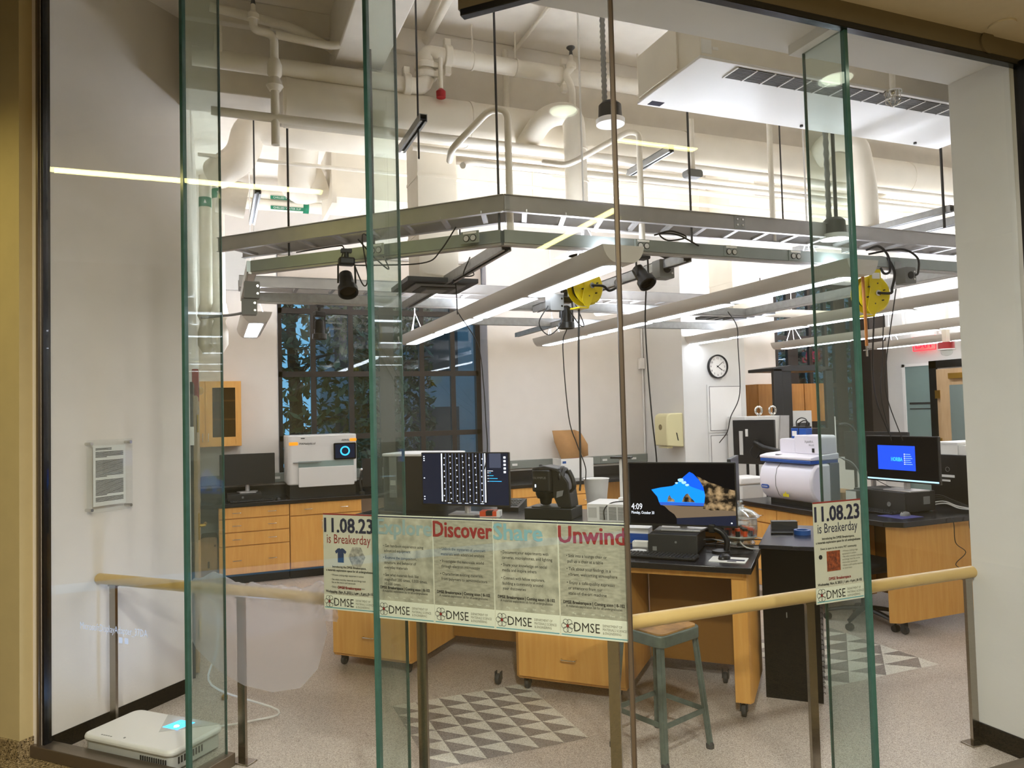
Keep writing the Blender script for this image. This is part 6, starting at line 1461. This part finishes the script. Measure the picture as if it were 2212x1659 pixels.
for i in range(3):
    for j in range(7): g.box(-0.042, -0.04, -0.03 + 0.015 * i, -0.024 + 0.015 * i, 0.33 + 0.011 * j, 0.334 + 0.011 * j)
g.build('vent_holes', 'black_gloss', bxr)
wct = thing('carton', 'flat white carton with a slightly raised lid on the black case', 'box', (5.85, 4.32, 1.26))
MB().box(-0.25, 0.25, -0.02, 0.20, 0, 0.085).box(-0.24, 0.25, -0.28, -0.02, 0, 0.075).build('tray', 'paper', wct)
MB().box(-0.255, 0.25, -0.025, 0.21, 0.085, 0.10).build('lid', 'paper', wct)
rnd = random.Random(8)
for k, lb in enumerate(('white cable bundled behind the large computer', 'second white cable hanging at the right bench corner', 'black cable bundled behind the large computer', 'second black cable bundled behind the large computer', 'third black cable bundled behind the large computer')):
    o = 0.015 * k
    cable(lb, [(5.26, 4.35 + o, 0.86 + o), (5.30, 4.2 + o, 0.90 + o), (5.33, 4.10 + o, 0.87 + o), (5.40, 3.97 + o * 0.4, 0.86), (5.46, 3.95 + 0.004 * k, 0.84 - 0.02)], 0.005 if k < 2 else 0.004, 'cable_white' if k < 2 else 'cable_black', None)

# ---- things farther back between the clock pier and the second window
ar = thing('arm_monitor', 'black monitor seen from behind on a swing arm before the steel cabinet', 'monitor', (5.42, 6.55, 1.31), -66)
MB().box(-0.24, 0.24, 0.0, 0.035, -0.24, 0.24).build('rear_case', 'black_plastic', ar, bevel=0.006)
MB().box(-0.16, -0.12, -0.012, 0.0, -0.14, 0.12).build('port_strip', 'light_grey', ar)
MB().box(-0.09, -0.06, -0.004, 0, 0.06, 0.14).build('sticker', 'paper', ar)
MB().cyl((0.04, -0.05, 0.0), (0.04, 0.0, 0.0), 0.04, 16).build('arm_mount', 'black_plastic', ar)
MB().tube([(0.04, -0.05, 0.0), (0.16, -0.10, -0.05), (0.32, -0.08, -0.09)], 0.025, 10).tube([(0.32, -0.08, -0.09), (0.32, -0.08, -1.31)], 0.03, 10).build('swing_arm', 'black_plastic', ar)
MB().tube(smooth([(0.02, -0.02, -0.02), (-0.02, -0.05, -0.12), (0.04, -0.04, -0.17), (0.08, -0.02, -0.1)]), 0.006, 8).build('cable', 'cable_black', ar)
stc = thing('steel_cabinet', 'stainless steel instrument cabinet with two lifting eyes behind the swing arm monitor', 'cabinet', (6.55, 7.55, 0.0))
MB().box(-0.42, 0.25, 0, 0.35, 0.0, 1.57).build('body', 'light_grey', stc, bevel=0.008)
MB().prism([(0.05, 0.9), (0.22, 0.9), (0.25, 1.57), (0.12, 1.57)], -0.03, 0.0, 'y').build('door_panel', 'aluminium', stc)
for x in (-0.12, 0.10): MB().torus((x, 0.1, 1.64), 0.05, 0.014, 24, 8, 'y').cyl((x, 0.1, 1.57), (x, 0.1, 1.60), 0.02, 12).build('lifting_eye', 'chrome', stc)
bf = thing('black_enclosure', 'tall black framed enclosure with an open front before the second window', 'enclosure', (7.28, 7.75, 0.0))
MB().box(-0.50, -0.36, 0, 0.05, 0, 2.18).box(-0.36, -0.19, 0.02, 0.05, 0, 2.18).build('left_post', 'black_plastic', bf, bevel=0.006)
MB().box(0.38, 0.50, 0, 0.05, 0, 2.18).build('right_post', 'black_plastic', bf, bevel=0.006)
MB().prism([(-0.50, 2.15), (0.5, 2.15), (0.5, 2.19), (0.2, 2.225), (-0.2, 2.225), (-0.5, 2.19)], 0, 0.5, 'y').build('top', 'black_plastic', bf)
MB().box(-0.20, 0.40, 0.0, 0.5, 0, 1.38).build('lower_cabinet', 'black_plastic', bf, bevel=0.004)
MB().box(-0.19, 0.1, -0.004, 0.0, 1.36, 1.375).build('status_strip', 'light_grey', bf)
MB().box(-0.16, 0.20, 0.1, 0.45, 1.38, 1.62).build('inner_unit', 'light_grey', bf)
MB().box(-0.05, 0.12, 0.05, 0.1, 1.38, 1.46).build('inner_parts', 'dark_grey', bf)
MB().box(-0.30, -0.12, -0.03, 0.0, 1.20, 1.24).build('door_handle', 'dark_grey', bf)
oc2 = thing('wall_cabinet', 'oak wall cabinet seen left of and through the black enclosure', 'cabinet', (7.85, 8.6, 1.45))
MB().box(-0.63, 0.60, 0.0, 0.29, 0, 0.56).build('carcass', 'oak', oc2)
for a, b_ in ((-0.63, -0.215), (-0.205, 0.2), (0.21, 0.60)): MB().box(a + 0.003, b_ - 0.003, -0.02, 0.0, 0.003, 0.557).build('door', 'oak', oc2)
simple(MB().box(8.10, 8.25, 8.2, 8.23, 0, 1.52), 'white_board', 'white_plastic', 'white narrow panel leaning right of the black enclosure', 'panel')
cable('thick black hose curving right of the black enclosure', [(7.80, 7.7, 1.42), (7.9, 7.65, 1.42), (7.98, 7.6, 1.3), (7.96, 7.6, 1.0), (7.96, 7.6, 0.02)], 0.02, 'cable_black', None, 'hose')
wb2 = thing('waste_bin', 'tall grey white lidded bin between the edge on monitor and the Raman microscope', 'bin', (4.92, 6.1, 0))
MB().prism([(-0.14, -0.12), (0.14, -0.12), (0.14, 0.12), (-0.14, 0.12)], 0, 0.93).build('body', 'light_grey', wb2, bevel=0.02)
MB().box(-0.15, 0.15, -0.13, 0.13, 0.93, 1.0).build('lid', 'white_plastic', wb2, bevel=0.015)
ht = thing('tubular_handle', 'black curved tubular handle showing above the seascape monitor', 'cart', (6.0, 7.2, 0))
MB().tube(bend([(-0.14, 0, 0.1), (-0.14, 0, 1.18), (0.14, 0, 1.18), (0.14, 0, 0.1)], 0.1), 0.017, 12).build('handle_frame', 'black_plastic', ht)
MB().tube([(0, 0, 0.2), (0, 0, 1.18)], 0.02, 10).tube([(0.0, 0, 1.08), (0.13, 0, 1.08)], 0.012, 10).build('centre_bar', 'black_plastic', ht)
MB().box(-0.2, 0.2, -0.1, 0.2, 0.08, 0.11).build('toe_plate', 'black_plastic', ht)
for x in (-0.2, 0.2): MB().lathe([(0.01, -0.02), (0.08, -0.02), (0.08, 0.02), (0.01, 0.02)], (x, 0.1, 0.08), 18, 'x').build('wheel', 'rubber', ht)
